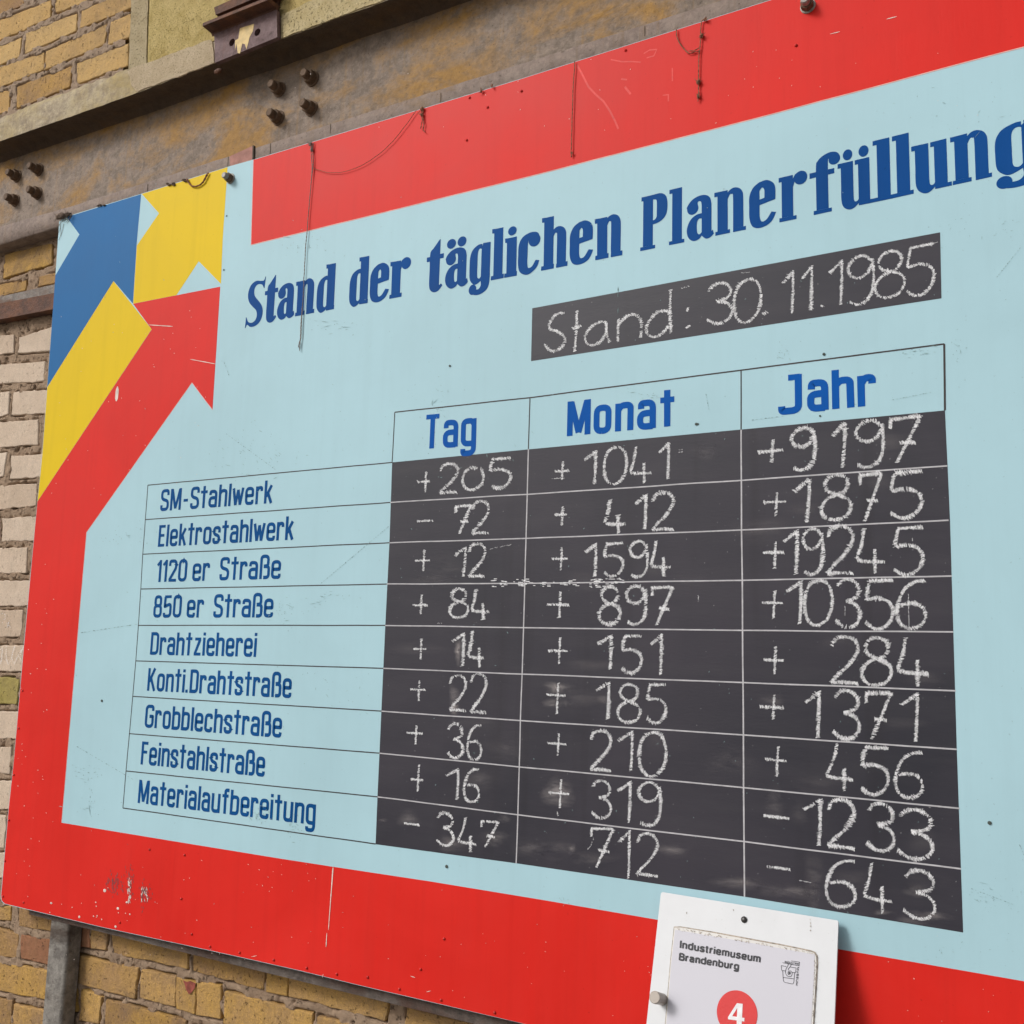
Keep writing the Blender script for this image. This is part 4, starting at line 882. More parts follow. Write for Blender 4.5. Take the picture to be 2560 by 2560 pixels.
FIG = [
 (M1, [('+', 505, 290, 672, 540, 405), ('2', 765, 185, 1005, 550), ('0', 1045, 228, 1300, 512), ('5', 1365, 110, 1630, 495)], '+ 205', -.06, 7.2, '1'),
 (M1, [('-', 490, 880, 692, 880), ('7', 965, 682, 1155, 1040), ('2', 1155, 640, 1375, 1040)], '- 72', -.05, 6.6, '1'),
 (M1, [('+', 475, 1230, 655, 1490, 1358), ('1', 955, 1200, 1092, 1558), ('2', 1115, 1155, 1332, 1558)], '+ 12', -.02, 6.6, '1'),
 (M2, [('+', 438, 38, 628, 270, 158), ('8', 888, -38, 1112, 310), ('4', 1145, -32, 1372, 340)], '+ 84', 0, 7.4, '1v'),
 (M2, [('+', 455, 570, 610, 820, 690), ('1', 925, 495, 1068, 900), ('4', 1105, 475, 1322, 918)], '+ 14', .02, 7.2, '1v'),
 (M2, [('+', 410, 1075, 603, 1320, 1180), ('2', 885, 1005, 1098, 1440), ('2', 1140, 985, 1342, 1465)], '+ 22', .04, 6.6, '1'),
 (M3, [('+', 470, 60, 665, 300, 160), ('3', 955, 40, 1145, 465), ('6', 1197, 55, 1368, 485)], '+ 36', .05, 7.0, '1'),
 (M3, [('+', 520, 545, 672, 870, 722), ('1', 948, 575, 1097, 970), ('6', 1155, 582, 1340, 1000)], '+ 16', .08, 6.6, '1v'),
 (M3, [('-', 440, 1258, 625, 1258), ('3', 825, 1110, 1032, 1530), ('4', 1080, 1170, 1310, 1610), ('7', 1370, 1205, 1580, 1560)], '- 347', .12, 6.6, '1'),
 (N1, [('+', 280, 180, 410, 352, 258), ('1', 540, 88, 636, 378), ('0', 700, 52, 888, 372), ('4', 915, 50, 1097, 370), ('1', 1160, 22, 1243, 333)], '+ 1041', -.07, 7.6, '1v'),
 (N1, [('+', 290, 558, 400, 715, 620), ('4', 698, 492, 882, 785), ('1', 965, 455, 1054, 750), ('2', 1097, 432, 1287, 755)], '+ 412', -.05, 8.2, '1v'),
 (N1, [('+', 268, 895, 403, 1090, 988), ('1', 548, 862, 638, 1140), ('5', 695, 852, 860, 1138), ('9', 915, 842, 1062, 1142), ('4', 1083, 842, 1257, 1142)], '+ 1594', -.02, 7.6, '1v'),
 (N2, [('+', 228, 100, 412, 318, 206), ('8', 658, 55, 834, 370), ('9', 882, 50, 1050, 370), ('7', 1100, 50, 1280, 378)], '+ 897', .01, 8.4, '1v'),
 (N2, [('+', 238, 480, 400, 700, 590), ('1', 650, 458, 767, 748), ('5', 845, 455, 1014, 780), ('1', 1095, 448, 1184, 790)], '+ 151', .02, 8.0, '1v'),
 (N2, [('+', 222, 860, 382, 1118, 960), ('1', 640, 840, 747, 1160), ('8', 812, 865, 1000, 1190), ('5', 1055, 858, 1217, 1198)], '+ 185', .05, 7.8, '1v'),
 (N3, [('+', 232, 115, 387, 300, 198), ('2', 582, 85, 766, 428), ('1', 822, 88, 942, 425), ('0', 992, 95, 1217, 475)], '+ 210', .06, 8.0, '1v'),
 (N3, [('+', 240, 498, 412, 735, 612), ('3', 592, 500, 758, 825), ('1', 815, 505, 924, 860), ('9', 985, 512, 1172, 888)], '+ 319', .08, 7.6, '1v'),
 (N3, [('7', 595, 885, 785, 1245), ('1', 822, 912, 917, 1325), ('2', 968, 938, 1157, 1308)], '712', .1, 6.8, '1v'),
 (J1, [('+', 185, 800, 395, 992, 890), ('9', 460, 688, 660, 1058), ('1', 808, 650, 918, 1042), ('9', 995, 625, 1227, 1035), ('7', 1285, 588, 1550, 998)], '+ 9197', -.1, 9.6, '1'),
 (J2, [('+', 228, 40, 422, 238, 115), ('1', 490, -75, 624, 292), ('8', 710, -115, 958, 270), ('7', 1035, -132, 1220, 280), ('5', 1280, -150, 1552, 258)], '+ 1875', -.04, 9.4, '1'),
 (J2, [('+', 228, 450, 403, 672, 537), ('1', 400, 350, 517, 722), ('9', 555, 338, 724, 720), ('2', 755, 315, 987, 718), ('4', 998, 335, 1242, 722), ('5', 1312, 318, 1560, 730)], '+ 19245', -.01, 9.2, '1v'),
 (J2, [('+', 220, 858, 393, 1088, 956), ('1', 425, 772, 550, 1132), ('0', 570, 765, 802, 1145), ('3', 825, 758, 1034, 1165), ('5', 1075, 755, 1312, 1180), ('6', 1335, 768, 1580, 1172)], '+ 10356', .02, 9.2, '1v'),
 (J3, [('+', 232, 122, 398, 355, 235), ('2', 785, 35, 1030, 435), ('8', 1048, 42, 1294, 448), ('4', 1335, 45, 1607, 458)], '+ 284', .04, 9.6, '1v'),
 (J3, [('+', 200, 525, 402, 728, 628), ('1', 580, 487, 699, 888), ('3', 805, 482, 1027, 900), ('7', 1085, 490, 1302, 905), ('1', 1380, 503, 1517, 915)], '+ 1371', .05, 9.8, '1v'),
 (J3, [('+', 245, 955, 422, 1208, 1068), ('4', 745, 918, 977, 1335), ('5', 1040, 940, 1272, 1370), ('6', 1322, 988, 1554, 1392)], '+ 456', .09, 9.2, '1'),
 (J4, [('-', 232, 342, 446, 342), ('1', 568, 180, 712, 588), ('2', 760, 185, 997, 615), ('3', 1085, 215, 1317, 640), ('3', 1340, 262, 1637, 712)], '- 1233', .12, 10.0, '1v'),
 (J4, [('-', 262, 766, 454, 766), ('6', 745, 678, 994, 1108), ('4', 1060, 715, 1302, 1160), ('3', 1390, 768, 1657, 1210)], '- 643', .14, 8.4, '1v'),
]
for cr, items, txt, sl_, wd, v1 in FIG: figure(cr, items, 'the figure ' + txt.split()[-1], sl_, wd * 1.85, v1)
A1, A2 = Crop(1300, 560, .2847), Crop(1820, 560, .2847)
figure(A1, [('S', 205, 770, 400, 1128), ('t', 462, 757, 542, 1125), ('a', 565, 830, 792, 1085), ('n', 848, 780, 1080, 1042), ('d', 1102, 575, 1340, 1002), ('.', 1465, 765, 1480, 728), ('.', 1458, 912, 1498, 888)], 'the word Stand', -.14, 12.8)
figure(A2, [('3', -190, 500, 36, 895), ('0', 52, 465, 290, 880), ('.', 305, 792, 350, 772), ('1', 480, 410, 578, 800), ('1', 652, 365, 742, 772), ('.', 815, 728, 838, 712), ('1', 895, 312, 1007, 728), ('9', 1052, 262, 1279, 722), ('8', 1290, 218, 1552, 665), ('5', 1565, 158, 1812, 650)], 'the date 30.11.1985', -.17, 13.4, '1v')
# stray chalk ticks
b = MB()
for cr, P, wp in [(A1, [(1420, 565), (1490, 545)], 3), (A2, [(120, 430), (195, 420)], 2.5), (N1, [(1325, 82), (1358, 78)], 2.5), (N1, [(1322, 103), (1358, 98)], 2.5), (N1, [(262, 322), (372, 315)], 3.5), (N2, [(1485, 130), (1485, 182)], 2.5),
                  (J2, [(1468, 420), (1474, 520)], 3.5), (J2, [(1436, 885), (1440, 1180)], 3), (J2, [(908, 980), (908, 1065)], 2.5), (J4, [(530, 868), (630, 888)], 3), (N3, [(612, 985), (590, 1040), (560, 1082)], 4),
                  (M1, [(1360, 1222), (1640, 1165)], 2), (J1, [(1270, 955), (1300, 960)], 3), (A2, [(1810, 165), (1845, 158)], 2.5), (M2, [(735, 378), (800, 378)], 2.2), (N3, [(305, 760), (325, 812)], 5)]:
    chalk(b, cr(*P), wp, skip=.2)
for (cr, u0, u1, v0, v1, n_) in [(N1, 0, 60, 1150, 1215, 9), (N1, 60, 560, 1180, 1218, 16), (N1, 575, 660, 1150, 1225, 26), (N1, 680, 860, 1145, 1218, 20), (M1, 1380, 1430, 1570, 1675, 8), (M1, 1480, 1560, 1600, 1670, 12), (M1, 1645, 1850, 1575, 1665, 14), (N1, 390, 440, 1160, 1200, 8)]:
    for _ in range(n_):
        x, y_ = random.uniform(u0, u1), random.uniform(v0, v1); (a_, c_), = cr((x, y_)); L_ = random.uniform(3, 11)
        b.add([un(a_, c_, -.00045 - random.random() * .0001), un(a_ + L_, c_, -.00047), un(a_ + L_, c_ + 1.5, -.00047), un(a_, c_ + 1.5, -.00047)], [(0, 1, 2, 3)])
tag(b.build('chalk_ticks', M_chalk, board, fix=False), 'stray chalk ticks', kind='stuff')

# ---- smears of chalk dust (soft-edged, fade by vertex)
def smear(crop, cx, cy, rx, ry, st):
    b = MB(); V, A = [], []; n, m = 20, 5
    (u, v), = crop((cx, cy)); y = -0.00040
    V.append(un(u, v, y)); A.append(st)
    for i in range(1, m + 1):
        for j in range(n):
            a = 2 * math.pi * j / n; q = i / m * (1 + .15 * math.sin(3 * a + cx))
            V.append(un(u + rx * crop.k * q * math.cos(a), v + ry * crop.k * q * math.sin(a), y)); A.append(st * (1 - i / m) ** 1.2)
    F_ = [(0, 1 + j, 1 + (j + 1) % n) for j in range(n)] + [(1 + (i - 1) * n + j, 1 + i * n + j, 1 + i * n + (j + 1) % n, 1 + (i - 1) * n + (j + 1) % n) for i in range(1, m) for j in range(n)]
    b.add(V, F_, A); b.build('chalk_smear', M_dust, board, smooth=True, fix=False)
for a in [(M2, 990, 720, 50, 190, .75), (M2, 945, 1330, 70, 260, .8), (N2, 310, 900, 140, 60, .75), (N2, 310, 1030, 150, 45, .8), (N3, 320, 600, 150, 150, .75), (N3, 1280, 1085, 190, 70, .35), (N3, 280, 1080, 190, 90, .3),
          (J3, 300, 570, 120, 60, .35), (J4, 650, 900, 90, 330, .22), (J4, 1470, 1190, 150, 70, .6), (J4, 1640, 1170, 190, 45, .45), (J4, 1220, 1135, 100, 28, .7), (J4, 1500, 960, 120, 60, .35),
          (M3, 1530, 1430, 170, 110, .5), (M3, 1000, 1500, 190, 120, .35), (M3, 490, 1190, 150, 120, .35), (M3, 1640, 1190, 100, 60, .4), (N3, 430, 1075, 45, 60, .5), (M3, 180, 1210, 60, 25, .5), (N2, 690, 990, 60, 50, .4), (J4, 320, 240, 90, 200, .2)]:
    smear(*a)

rs = random.Random(5)
for _ in range(30):
    u = rs.uniform(1000, 2330); t = (u - 960) / 1420
    v = rs.uniform(1190 - 130 * t, 2060 + 200 * t); smear(Crop(0, 0, 1), u, v, rs.uniform(25, 95), rs.uniform(14, 48), rs.uniform(.07, .17))
for _ in range(6): u = rs.uniform(1010, 2300); smear(Crop(0, 0, 1), u, 2060 + (u - 960) * .165, rs.uniform(30, 90), rs.uniform(14, 30), rs.uniform(.16, .30))

# ---- scuffs, chips and nails
def sl(b, u, v, ln, ang, wd, y=-0.00062):
    c = Vector((u, v)); dv = Vector((math.cos(ang), math.sin(ang))) * ln * .5; nr = Vector((-dv.y, dv.x)).normalized() * wd * .5
    b.add([un(q.x, q.y, y - random.random() * 1e-4) for q in (c - dv, c + nr, c + dv, c - nr)], [(0, 1, 2, 3)])
def cluster(b, u0, v0, u1, v1, n, ang, spread, l0, l1, w0=.8, w1=1.6):
    for _ in range(n):
        sl(b, random.uniform(u0, u1), random.uniform(v0, v1), random.uniform(l0, l1), ang + random.gauss(0, spread), random.uniform(w0, w1))
db = MB(); sb = MB()
for box in [(565, 1085, 690, 1175, 60, .5, .5), (728, 592, 812, 634, 28, 0, 1.5), (792, 805, 870, 832, 22, -.1, .3), (254, 1325, 350, 1362, 24, .1, 1.3), (181, 1915, 238, 1950, 26, 0, .2), (224, 1955, 232, 2045, 18, 1.5, .3),
            (1083, 984, 1112, 1034, 22, 1.5, .7), (1942, 860, 1974, 892, 18, 0, 1.5), (2258, 873, 2325, 890, 24, -.1, .2), (2410, 2221, 2533, 2262, 24, .35, .15), (2342, 2370, 2390, 2385, 10, .35, .2), (690, 1505, 750, 1550, 34, 0, 1.5),
            (778, 1482, 861, 1508, 24, .1, .3), (635, 2022, 668, 2058, 30, 0, 1.5), (722, 2050, 746, 2090, 24, 0, 1.2), (2480, 560, 2560, 600, 16, -.4, .4), (2330, 480, 2460, 640, 14, -.3, .5), (1585, 980, 1640, 998, 16, -.12, .05), (2385, 860, 2400, 900, 12, 0, 1.5),
            (2440, 2060, 2560, 2330, 16, 0, 1.5), (1400, 2240, 1440, 2262, 10, 0, 1.5), (700, 1680, 900, 1760, 24, .1, 1.2), (980, 1080, 1250, 1170, 26, -.1, 1.2), (2280, 180, 2560, 330, 18, -.3, .8), (150, 2000, 300, 2040, 10, .1, .2), (1940, 1270, 1990, 1330, 0, 0, 1)]:
    u0, v0, u1, v1, n_, an, sp_ = box
    ex_ = (u1 - u0) * .3; n_ = int(n_ * .75)
    for _ in range(n_ // 3): sl(db, random.gauss((u0 + u1) / 2, (u1 - u0) * .33), random.gauss((v0 + v1) / 2, (v1 - v0) * .33), random.uniform(1.5, 4.5), an + random.gauss(0, sp_), random.uniform(.6, 1.2))
    for _ in range(n_): sl(sb, random.gauss((u0 + u1) / 2, (u1 - u0) * .45), random.gauss((v0 + v1) / 2, (v1 - v0) * .40), random.expovariate(.2) + 2, an + random.gauss(0, sp_), random.uniform(.6, 1.5))
for (p0, p1, n_) in [((803, 1458), (974, 1314), 34), ((565, 1084), (690, 1175), 26), ((560, 905), (575, 945), 4), ((1545, 710), (1545, 790), 3), ((2430, 2222), (2535, 2262), 12), ((200, 1582), (345, 1560), 14), ((190, 1865), (335, 1950), 18),
                     ((2550, 620), (2490, 695), 12), ((2230, 1000), (2330, 980), 12), ((2548, 2110), (2570, 2160), 6), ((1738, 1395), (1740, 1400), 1), ((1880, 1050), (1960, 1040), 8), ((1765, 985), (1772, 1025), 6)]:
    a, c = Vector(p0), Vector(p1); an = math.atan2(c.y - a.y, c.x - a.x)
    for i in range(n_): q = a.lerp(c, (i + random.random() * .6) / n_); sl(db if i % 3 == 0 else sb, q.x, q.y, (c - a).length / n_ * random.uniform(.5, .95), an + random.uniform(-.1, .1), random.uniform(.8, 1.5))
for _ in range(260):
    u, v = random.uniform(180, 2560), random.uniform(430, 2400); sl(sb, u, v, random.uniform(2, 6), random.uniform(0, 3.14), random.uniform(.8, 1.6))
for (u, v, rr_) in [(1125, 915, 3), (2393, 1800, 0), (2060, 885.7, 3), (1741, 1060.5, 3.2), (1745, 1060, 2), (1117, 2166, 4), (2474, 2057, 3.5), (560, 675, 2.6), (567, 540, 2.4), (2050, 1040, 2), (255, 1752, 4), (1165, 2050, 0), (1960, 2048, 0)]:
    if rr_: p = un(u, v); db.blob((p.x, -0.0008, p.z), rr_ * .0008, .0006, rr_ * .0008, 7, 3)
tag(db.build('scratches', M_dark, board, kind if False else False), 'small dark scratches and nail holes', kind='stuff')
tag(sb.build('scratches', M_soft, board), 'faint grey green scuffs in the light blue paint', kind='stuff')
rb = MB(); pb = MB()
cR = Crop(0, 1860, .36232)
for (u0, u1, v0, v1, n_) in [(735, 850, 880, 1060, 90), (870, 925, 820, 1100, 60), (960, 1030, 930, 1140, 70)]:
    for _ in range(n_):
        (u, v), = cR((random.gauss((u0 + u1) / 2, (u1 - u0) / 4), random.gauss((v0 + v1) / 2, (v1 - v0) / 4.5))); sl(rb, u, v, random.uniform(3, 11), 1.5 + random.gauss(0, .25), random.uniform(.9, 1.8))
for (u0, u1, v0, v1, n_) in [(880, 905, 905, 1095, 34), (975, 1020, 990, 1090, 24)]:
    for _ in range(n_):
        (u, v), = cR((random.uniform(u0, u1), random.uniform(v0, v1))); sl(pb, u, v, random.uniform(5, 14), 1.5 + random.gauss(0, .2), random.uniform(1, 2.4))
M_greys = simple('rubbed_grey_mark', (0.19, 0.085, 0.09), 0.9)
tag(rb.build('rub_marks', M_greys, board), 'grey rub marks on the red border', kind='stuff')
cE = Crop(0, 2220, .2381)
for (u, v, q) in [(540, 158, 18), (1100, 25, 24), (835, 303, 18), (1215, 405, 19), (1007, 150, 11), (1013, 192, 9), (1240, 215, 20), (985, 297, 11), (1022, 290, 9), (1330, 150, 14), (1365, 275, 11), (1320, 265, 8), (527, 258, 9), (760, 203, 8), (1245, 260, 8), (650, 170, 6), (857, 160, 6), (295, 90, 6), (1070, 330, 10)]:
    (a, c), = cE((u, v)); p = un(a, c); pb.blob((p.x, -0.0005, p.z), q * .2381 * .00125 * .62, .0006, q * .2381 * .0009 * .62, 8, 4, .15)
for _ in range(200):
    reg = random.choice([(40, 140, 1350, 2250), (160, 900, 2120, 2400), (900, 2560, 2330, 2560), (700, 2500, 120, 330), (120, 520, 750, 1250)])
    u, v = random.uniform(reg[0], reg[1]), random.uniform(reg[2], reg[3]); sl(pb, u, v, random.uniform(1.6, 4.5), random.uniform(0, 3.1), random.uniform(1, 1.8))
for P in [((832.5, 2168), (821, 2325)), ((817, 2332), (815, 2368)), ((294, 966), (290.5, 1003)), ((2216, 48), (2242, 41)), ((2075, 85), (2100, 79)), ((370, 812), (432, 816)), ((475, 898), (540, 910)), ((808, 2435), (806, 2444)), ((1026, 2440), (1038, 2444)), ((1066, 2480), (1077, 2477)), ((628, 2392), (642, 2389))]:
    a, c = Vector(P[0]), Vector(P[1]); wd = {832.5: 3.4, 294: 7.5}.get(P[0][0], 2.0)
    k_ = max(2, int((c - a).length / 7)); nr = Vector((-(c - a).y, (c - a).x)).normalized(); V = []
    for i in range(k_ + 1):
        t = i / k_; q = a.lerp(c, t); h_ = wd * .5 * (random.uniform(.7, 1.1) * (1 - .6 * t if wd == 3.4 else 1)) * (.35 if i in (0, k_) else 1)
        V += [un(q.x + nr.x * h_, q.y + nr.y * h_, -.0006), un(q.x - nr.x * h_, q.y - nr.y * h_, -.0006)]
    pb.add(V, [(2 * i, 2 * i + 1, 2 * i + 3, 2 * i + 2) for i in range(k_)])
tag(pb.build('paint_chips', M_pale, board), 'white paint drips and chips on the red border', kind='stuff')
qb = MB(); c3_ = Crop(1200, 0, .36232)
for P, wd in [([(670, 450), (705, 510), (750, 600), (800, 655), (850, 700), (895, 770), (930, 840), (955, 890)], 4.5), ([(905, 410), (980, 425), (1060, 425), (1110, 430)], 3), ([(1130, 370), (1170, 345), (1220, 340), (1200, 385), (1150, 400)], 3), ([(1328, 470), (1328, 560)], 3), ([(1000, 600), (1040, 650)], 5), ([(975, 545), (1015, 550)], 4), ([(1260, 660), (1300, 655), (1300, 700)], 3)]:
    Q = [un(u, v) for u, v in c3_(*P)]; ribbon(qb, wob([(q.x, q.z) for q in Q], .0012, .012), wm=wd * .0007, y=-0.00024 - lay())
tag(qb.build('scrape_marks', M_scr, board), 'pale scrape marks in the red band', kind='stuff')
nb = []
cN = Crop(0, 1650, .3261); cF = Crop(440, 2280, .2381); cG = Crop(700, 2100, .3416)
for (u, v) in cN((175, 235), (145, 523), (108, 880), (72, 1227), (40, 1540), (25, 1812), (183, 1858)) + cF((360, 362), (670, 425), (1028, 502), (1375, 587), (1690, 650)) + cG((1202, 722), (875, 1090), (1180, 1170), (1572, 1262), (643, 1003), (197, 935), (1030, 945)) + cR((1252, 1067), (1275, 765), (1033, 727)) + Crop(600, 0, .36232)((1565, 968), (1710, 742), (1585, 675)) + [(1990, 114), (1564, 126), (300, 2306), (480, 2335), (1304, 228)]:
    p = un(u, v); q = MB(); q.blob((p.x, -0.0004, p.z), .0026, .0022, .0026, 9, 5); q.build('nail', M_nailr, board, smooth=True)
# board bolts
bolt((577, 447), 0.0, board, 0.62, mat=M_bolt, shank=M_steel); bolt((2020, 16), 0.0, board, 0.62, mat=M_bolt, shank=M_steel, rot=.6)

# graffiti on the cream bricks
b = MB()
for P in [[(0, 1400), (38, 1402), (40, 1435), (8, 1485)], [(42, 1452), (62, 1480), (88, 1512)], [(80, 1455), (58, 1490), (66, 1510)], [(0, 1690), (22, 1672), (14, 1740), (6, 1808)], [(52, 1660), (48, 1730), (66, 1806), (96, 1740), (118, 1662), (98, 1740), (112, 1800), (150, 1730), (186, 1668), (160, 1740), (172, 1780)]]:
    chalk(b, cc_(*P), 2.6, y0=-0.001, yp=YL, skip=.15)
b.build('chalk_scribble', M_chalk, wall, fix=False)

# ------------------------------------------------------------------ twine hanging from the board's top edge
def twine(label, paths, mat=M_twine, rad=.00085, y=-.0035, knots=(), fray=()):
    p0 = un(*paths[0][0][:2], y)
    t = thing('twine', p0, label, 'string')
    for P in paths:
        Q = [un(u, v, y) for u, v in P]; D = []
        for a, c in zip(Q, Q[1:]):
            k_ = max(1, int((c - a).length / .0022))
            D += [a.lerp(c, j / k_) for j in range(k_)]
        D.append(Q[-1])
        b = MB()
        for ph in (0, math.pi):              # two plies twisted round each other
            pts = []
            for i, q in enumerate(D):
                a = i * .95 + ph; w_ = noise.noise_vector(q * 55) * .0009
                pts.append(Vector((q.x + math.cos(a) * rad * .55 + w_.x, q.y + math.sin(a) * rad * .55, q.z + w_.z)))
            b.tube(pts, rad * .62, 5)
        b.build('cord', mat, t, smooth=True)
    for (u, v, s_) in knots:
        b = MB(); c = un(u, v, y); b.blob(c, .0032 * s_, .003 * s_, .0045 * s_, 8, 6, .2)
        for _ in range(7):
            dv = Vector((random.uniform(-1, 1), random.uniform(-.6, 0), random.uniform(-1.2, .8))) * .0085 * s_; b.tube([c, c + dv * .5 + Vector((random.uniform(-1, 1) * .002, 0, 0)), c + dv], [.0007, .0006, .0003], 4)
        b.build('knot', mat, t, smooth=True)
    return t
cQ = Crop(600, 0, .36232)
twine('long grey brown twine hanging down across the first headline word', [cQ((487, 985), (492, 1060), (497, 1160), (492, 1250), (478, 1400), (463, 1585), (450, 1750), (440, 1930)), [(759.4, 700), (759.8, 707), (755.6, 779.5), (752.9, 821.4), (752.2, 845), (747.8, 858), (746.6, 868)], [(755.5, 770), (751.5, 820), (751, 850), (749.5, 866), (748.9, 877)], cQ((505, 985), (500, 1030), (505, 1080), (503, 1160), (492, 1240))],
      knots=[(776, 360, 1.0), (779, 374, .9)], mat=M_ptwine)
twine('thin twine sagging in a wide curve over the red band', [cQ((505, 1160), (560, 1180), (600, 1190), (640, 1192), (680, 1190), (720, 1185), (765, 1172), (800, 1160), (850, 1136), (900, 1105), (950, 1070), (1000, 1030), (1060, 970), (1110, 908), (1165, 835), (1215, 762))], rad=.0006, knots=[])
twine('short frayed twine with a knot at the right end of the sagging one', [cQ((1255, 738), (1250, 780), (1258, 830), (1245, 890)), cQ((1265, 740), (1262, 800), (1268, 860), (1262, 895), (1276, 912))], knots=[(1054.5, 273, .9), (1054, 287, .8)])
twine('tiny frayed twine stubs on the top edge of the red band', [cQ((1662, 605), (1665, 640)), cQ((1738, 578), (1740, 605))], knots=[(1203, 228, .6), (1229.7, 214, .5)])
twine('straight brown twine hanging over the middle of the red band', [c3_((652, 420), (650, 480), (645, 550), (641, 650), (638, 750), (634, 850), (632, 950), (630, 1040), (633, 1085))], knots=[(1428.5, 383, .5)])
twine('frayed brown twine with knots hanging right of the small loop', [c3_((1553, 130), (1532, 140), (1527, 165), (1522, 250), (1514, 350), (1511, 450), (1508, 560), (1508, 640), (1503, 700))], knots=[(1762, 49, .6), (1753.5, 90, .9), (1746, 205, 1.0), (1745.5, 240, .8)])
twine('small twine loop curving up to the top edge on the red band', [c3_((1355, 200), (1357, 240), (1366, 275), (1380, 305), (1398, 328), (1420, 352), (1440, 367), (1460, 364), (1478, 356), (1510, 350)), c3_((1440, 352), (1475, 350), (1508, 332))], rad=.0009)
c0_ = Crop(0, 0, .36232)
twine('thick twisted cord loop on the upper yellow arrow', [c0_((1292, 1235), (1302, 1262), (1322, 1282), (1352, 1288), (1380, 1276), (1402, 1256), (1418, 1226), (1436, 1192))], rad=.0021, knots=[])
lint = thing('cobweb_tuft', un(155, 541, -.003), 'dusty cobweb tuft stuck to the top left corner of the board', 'cobweb')
b = MB(); c = un(152, 541, -.004); b.blob(c, .016, .006, .007, 10, 6, .35); c = un(168, 536, -.004); b.blob(c, .012, .005, .004, 10, 6, .4)
b.build('dirt_clump', M_lint, lint, smooth=True)
b = MB()
for _ in range(34):
    a = un(random.uniform(138, 182), random.uniform(532, 548), -.004); e_ = a + Vector((random.uniform(-.02, .02), random.uniform(-.01, .002), random.uniform(-.022, .012))); b.tube([a, a.lerp(e_, .5) + Vector((random.uniform(-.004, .004), 0, 0)), e_], [.0005, .0004, .0003], 4)
for (u0, v0, u1, v1) in [(148, 560, 152, 590), (151, 556, 145, 585), (440 / 2.76, 560, 147, 600)]:
    b.tube([un(u0, v0, -.001), un((u0 + u1) / 2 + 2, (v0 + v1) / 2, -.001), un(u1, v1, -.001)], .0004, 4)
b.build('threads', M_lint, lint)
for (u, v, lab) in [(427, 462, 'crumb of dirt on the yellow arrow edge a little left of the cord loop'), (462, 450, 'crumb of dirt touching the left end of the cord loop'), (252, 514, 'dirt crumbs on the top edge of the blue arrow')]:
    t = thing('dirt_crumb', un(u, v, -.002), lab, 'dirt'); b = MB()
    for _ in range(4): b.blob(un(u + random.uniform(-8, 8), v + random.uniform(-3, 3), -.002), .005, .0025, .002, 7, 4, .4)
    b.build('crumb', M_lint, t, smooth=True)

# ------------------------------------------------------------------ museum information sign leaning against the board
TLp, TRp = un(1652.5, 2229.6, -0.012), un(2096, 2301.5, -0.012)
ex = (TRp - TLp).normalized(); dn = Vector((math.sin(.02), -math.sin(.34), -math.cos(.34))).normalized()
dn = (dn - ex * dn.dot(ex) * 0.0).normalized(); nn = ex.cross(dn).normalized()
if nn.y > 0: nn = -nn                      # towards the viewer
def pn(u, v, h=0.0):
    q = ray(u, v); o = TLp + nn * h; t = (o - CAM).dot(nn) / q.dot(nn); return CAM + q * t
sign = thing('info_sign', TLp + dn * .5, 'white museum sign with a red number four leaning at the bottom of the board', 'sign')
def slab(P, h0, h1, name, mat, parent, tri=True):
    n = len(P); b = MB(); b.add([p + nn * h1 for p in P] + [p + nn * h0 for p in P], [tuple(range(n)), tuple(range(n, 2 * n))[::-1]] + [(i, (i + 1) % n, n + (i + 1) % n, n + i) for i in range(n)])
    return b.build(name, mat, parent, tri=tri)
cS = Crop(1580, 2200, .28986)
wpan = (TRp - TLp).length; Hh = 0.52
down = dn
rc = .006
def rect_round(a, exx, dnn, w_, h_, r_, k_=5):
    P = []
    for (cx, cy, a0) in [(r_, r_, 180), (w_ - r_, r_, 270), (w_ - r_, h_ - r_, 0), (r_, h_ - r_, 90)]:
        for j in range(k_ + 1): t = R(a0 + 90 * j / k_); P.append(a + exx * (cx + r_ * math.cos(t)) + dnn * (cy + r_ * math.sin(t)))
    return P
# side edges follow the measured ones
bl, br = pn(1616, 2560), pn(2085.8, 2560)
dl, dr_ = (bl - TLp).normalized(), (br - TRp).normalized()
Ppan = [TLp + ex * .002, TRp - ex * .0015 , TRp + dr_ * .0015, TRp + dr_ * Hh, TLp + dl * Hh, TLp + dl * .002]
slab(Ppan, -0.004, 0.0, 'backing_panel', M_white, sign)
# leg that holds it out from the board
mid = (TLp + TRp) * .5 + dn * .42
b = MB(); b.tube([mid - nn * .004, Vector((mid.x, -0.002, mid.z - .02))], .008, 10); b.build('spacer', M_steel, sign, smooth=True)
# cover, groove and poster
def Pn(pts, h=0.0): return [pn(u, v, h) for u, v in cS(*pts)]
gro = [(362, 402), (420, 400), (700, 445), (1000, 500), (1300, 555), (1545, 606), (1580, 620), (1600, 650), (1604, 720), (1590, 960), (1572, 1242), (1540, 1800), (230, 1800), (285, 1242), (330, 700)]
slab([p for p in Pn(gro, .0004)], -.0002, 0.0006, 'groove', M_grime, sign)
cov = [(367, 411), (423, 410), (700, 457), (1000, 513), (1300, 568), (1538, 617), (1570, 630), (1589, 658), (1593, 720), (1580, 960), (1562, 1242), (1530, 1800), (236, 1800), (291, 1242), (336, 700)]
slab([p for p in Pn(cov, .0012)], -.0008, 0.0008, 'cover', M_sheet, sign)
pos = [(372, 428), (1000, 537), (1576, 643), (1572, 800), (1545, 1242), (1512, 1800), (243, 1800), (296, 1242), (340, 700)]
P_h = .0024
slab([p for p in Pn(pos, P_h)], -.0003, 0.0, 'poster', M_paper, sign)
drt = MB()
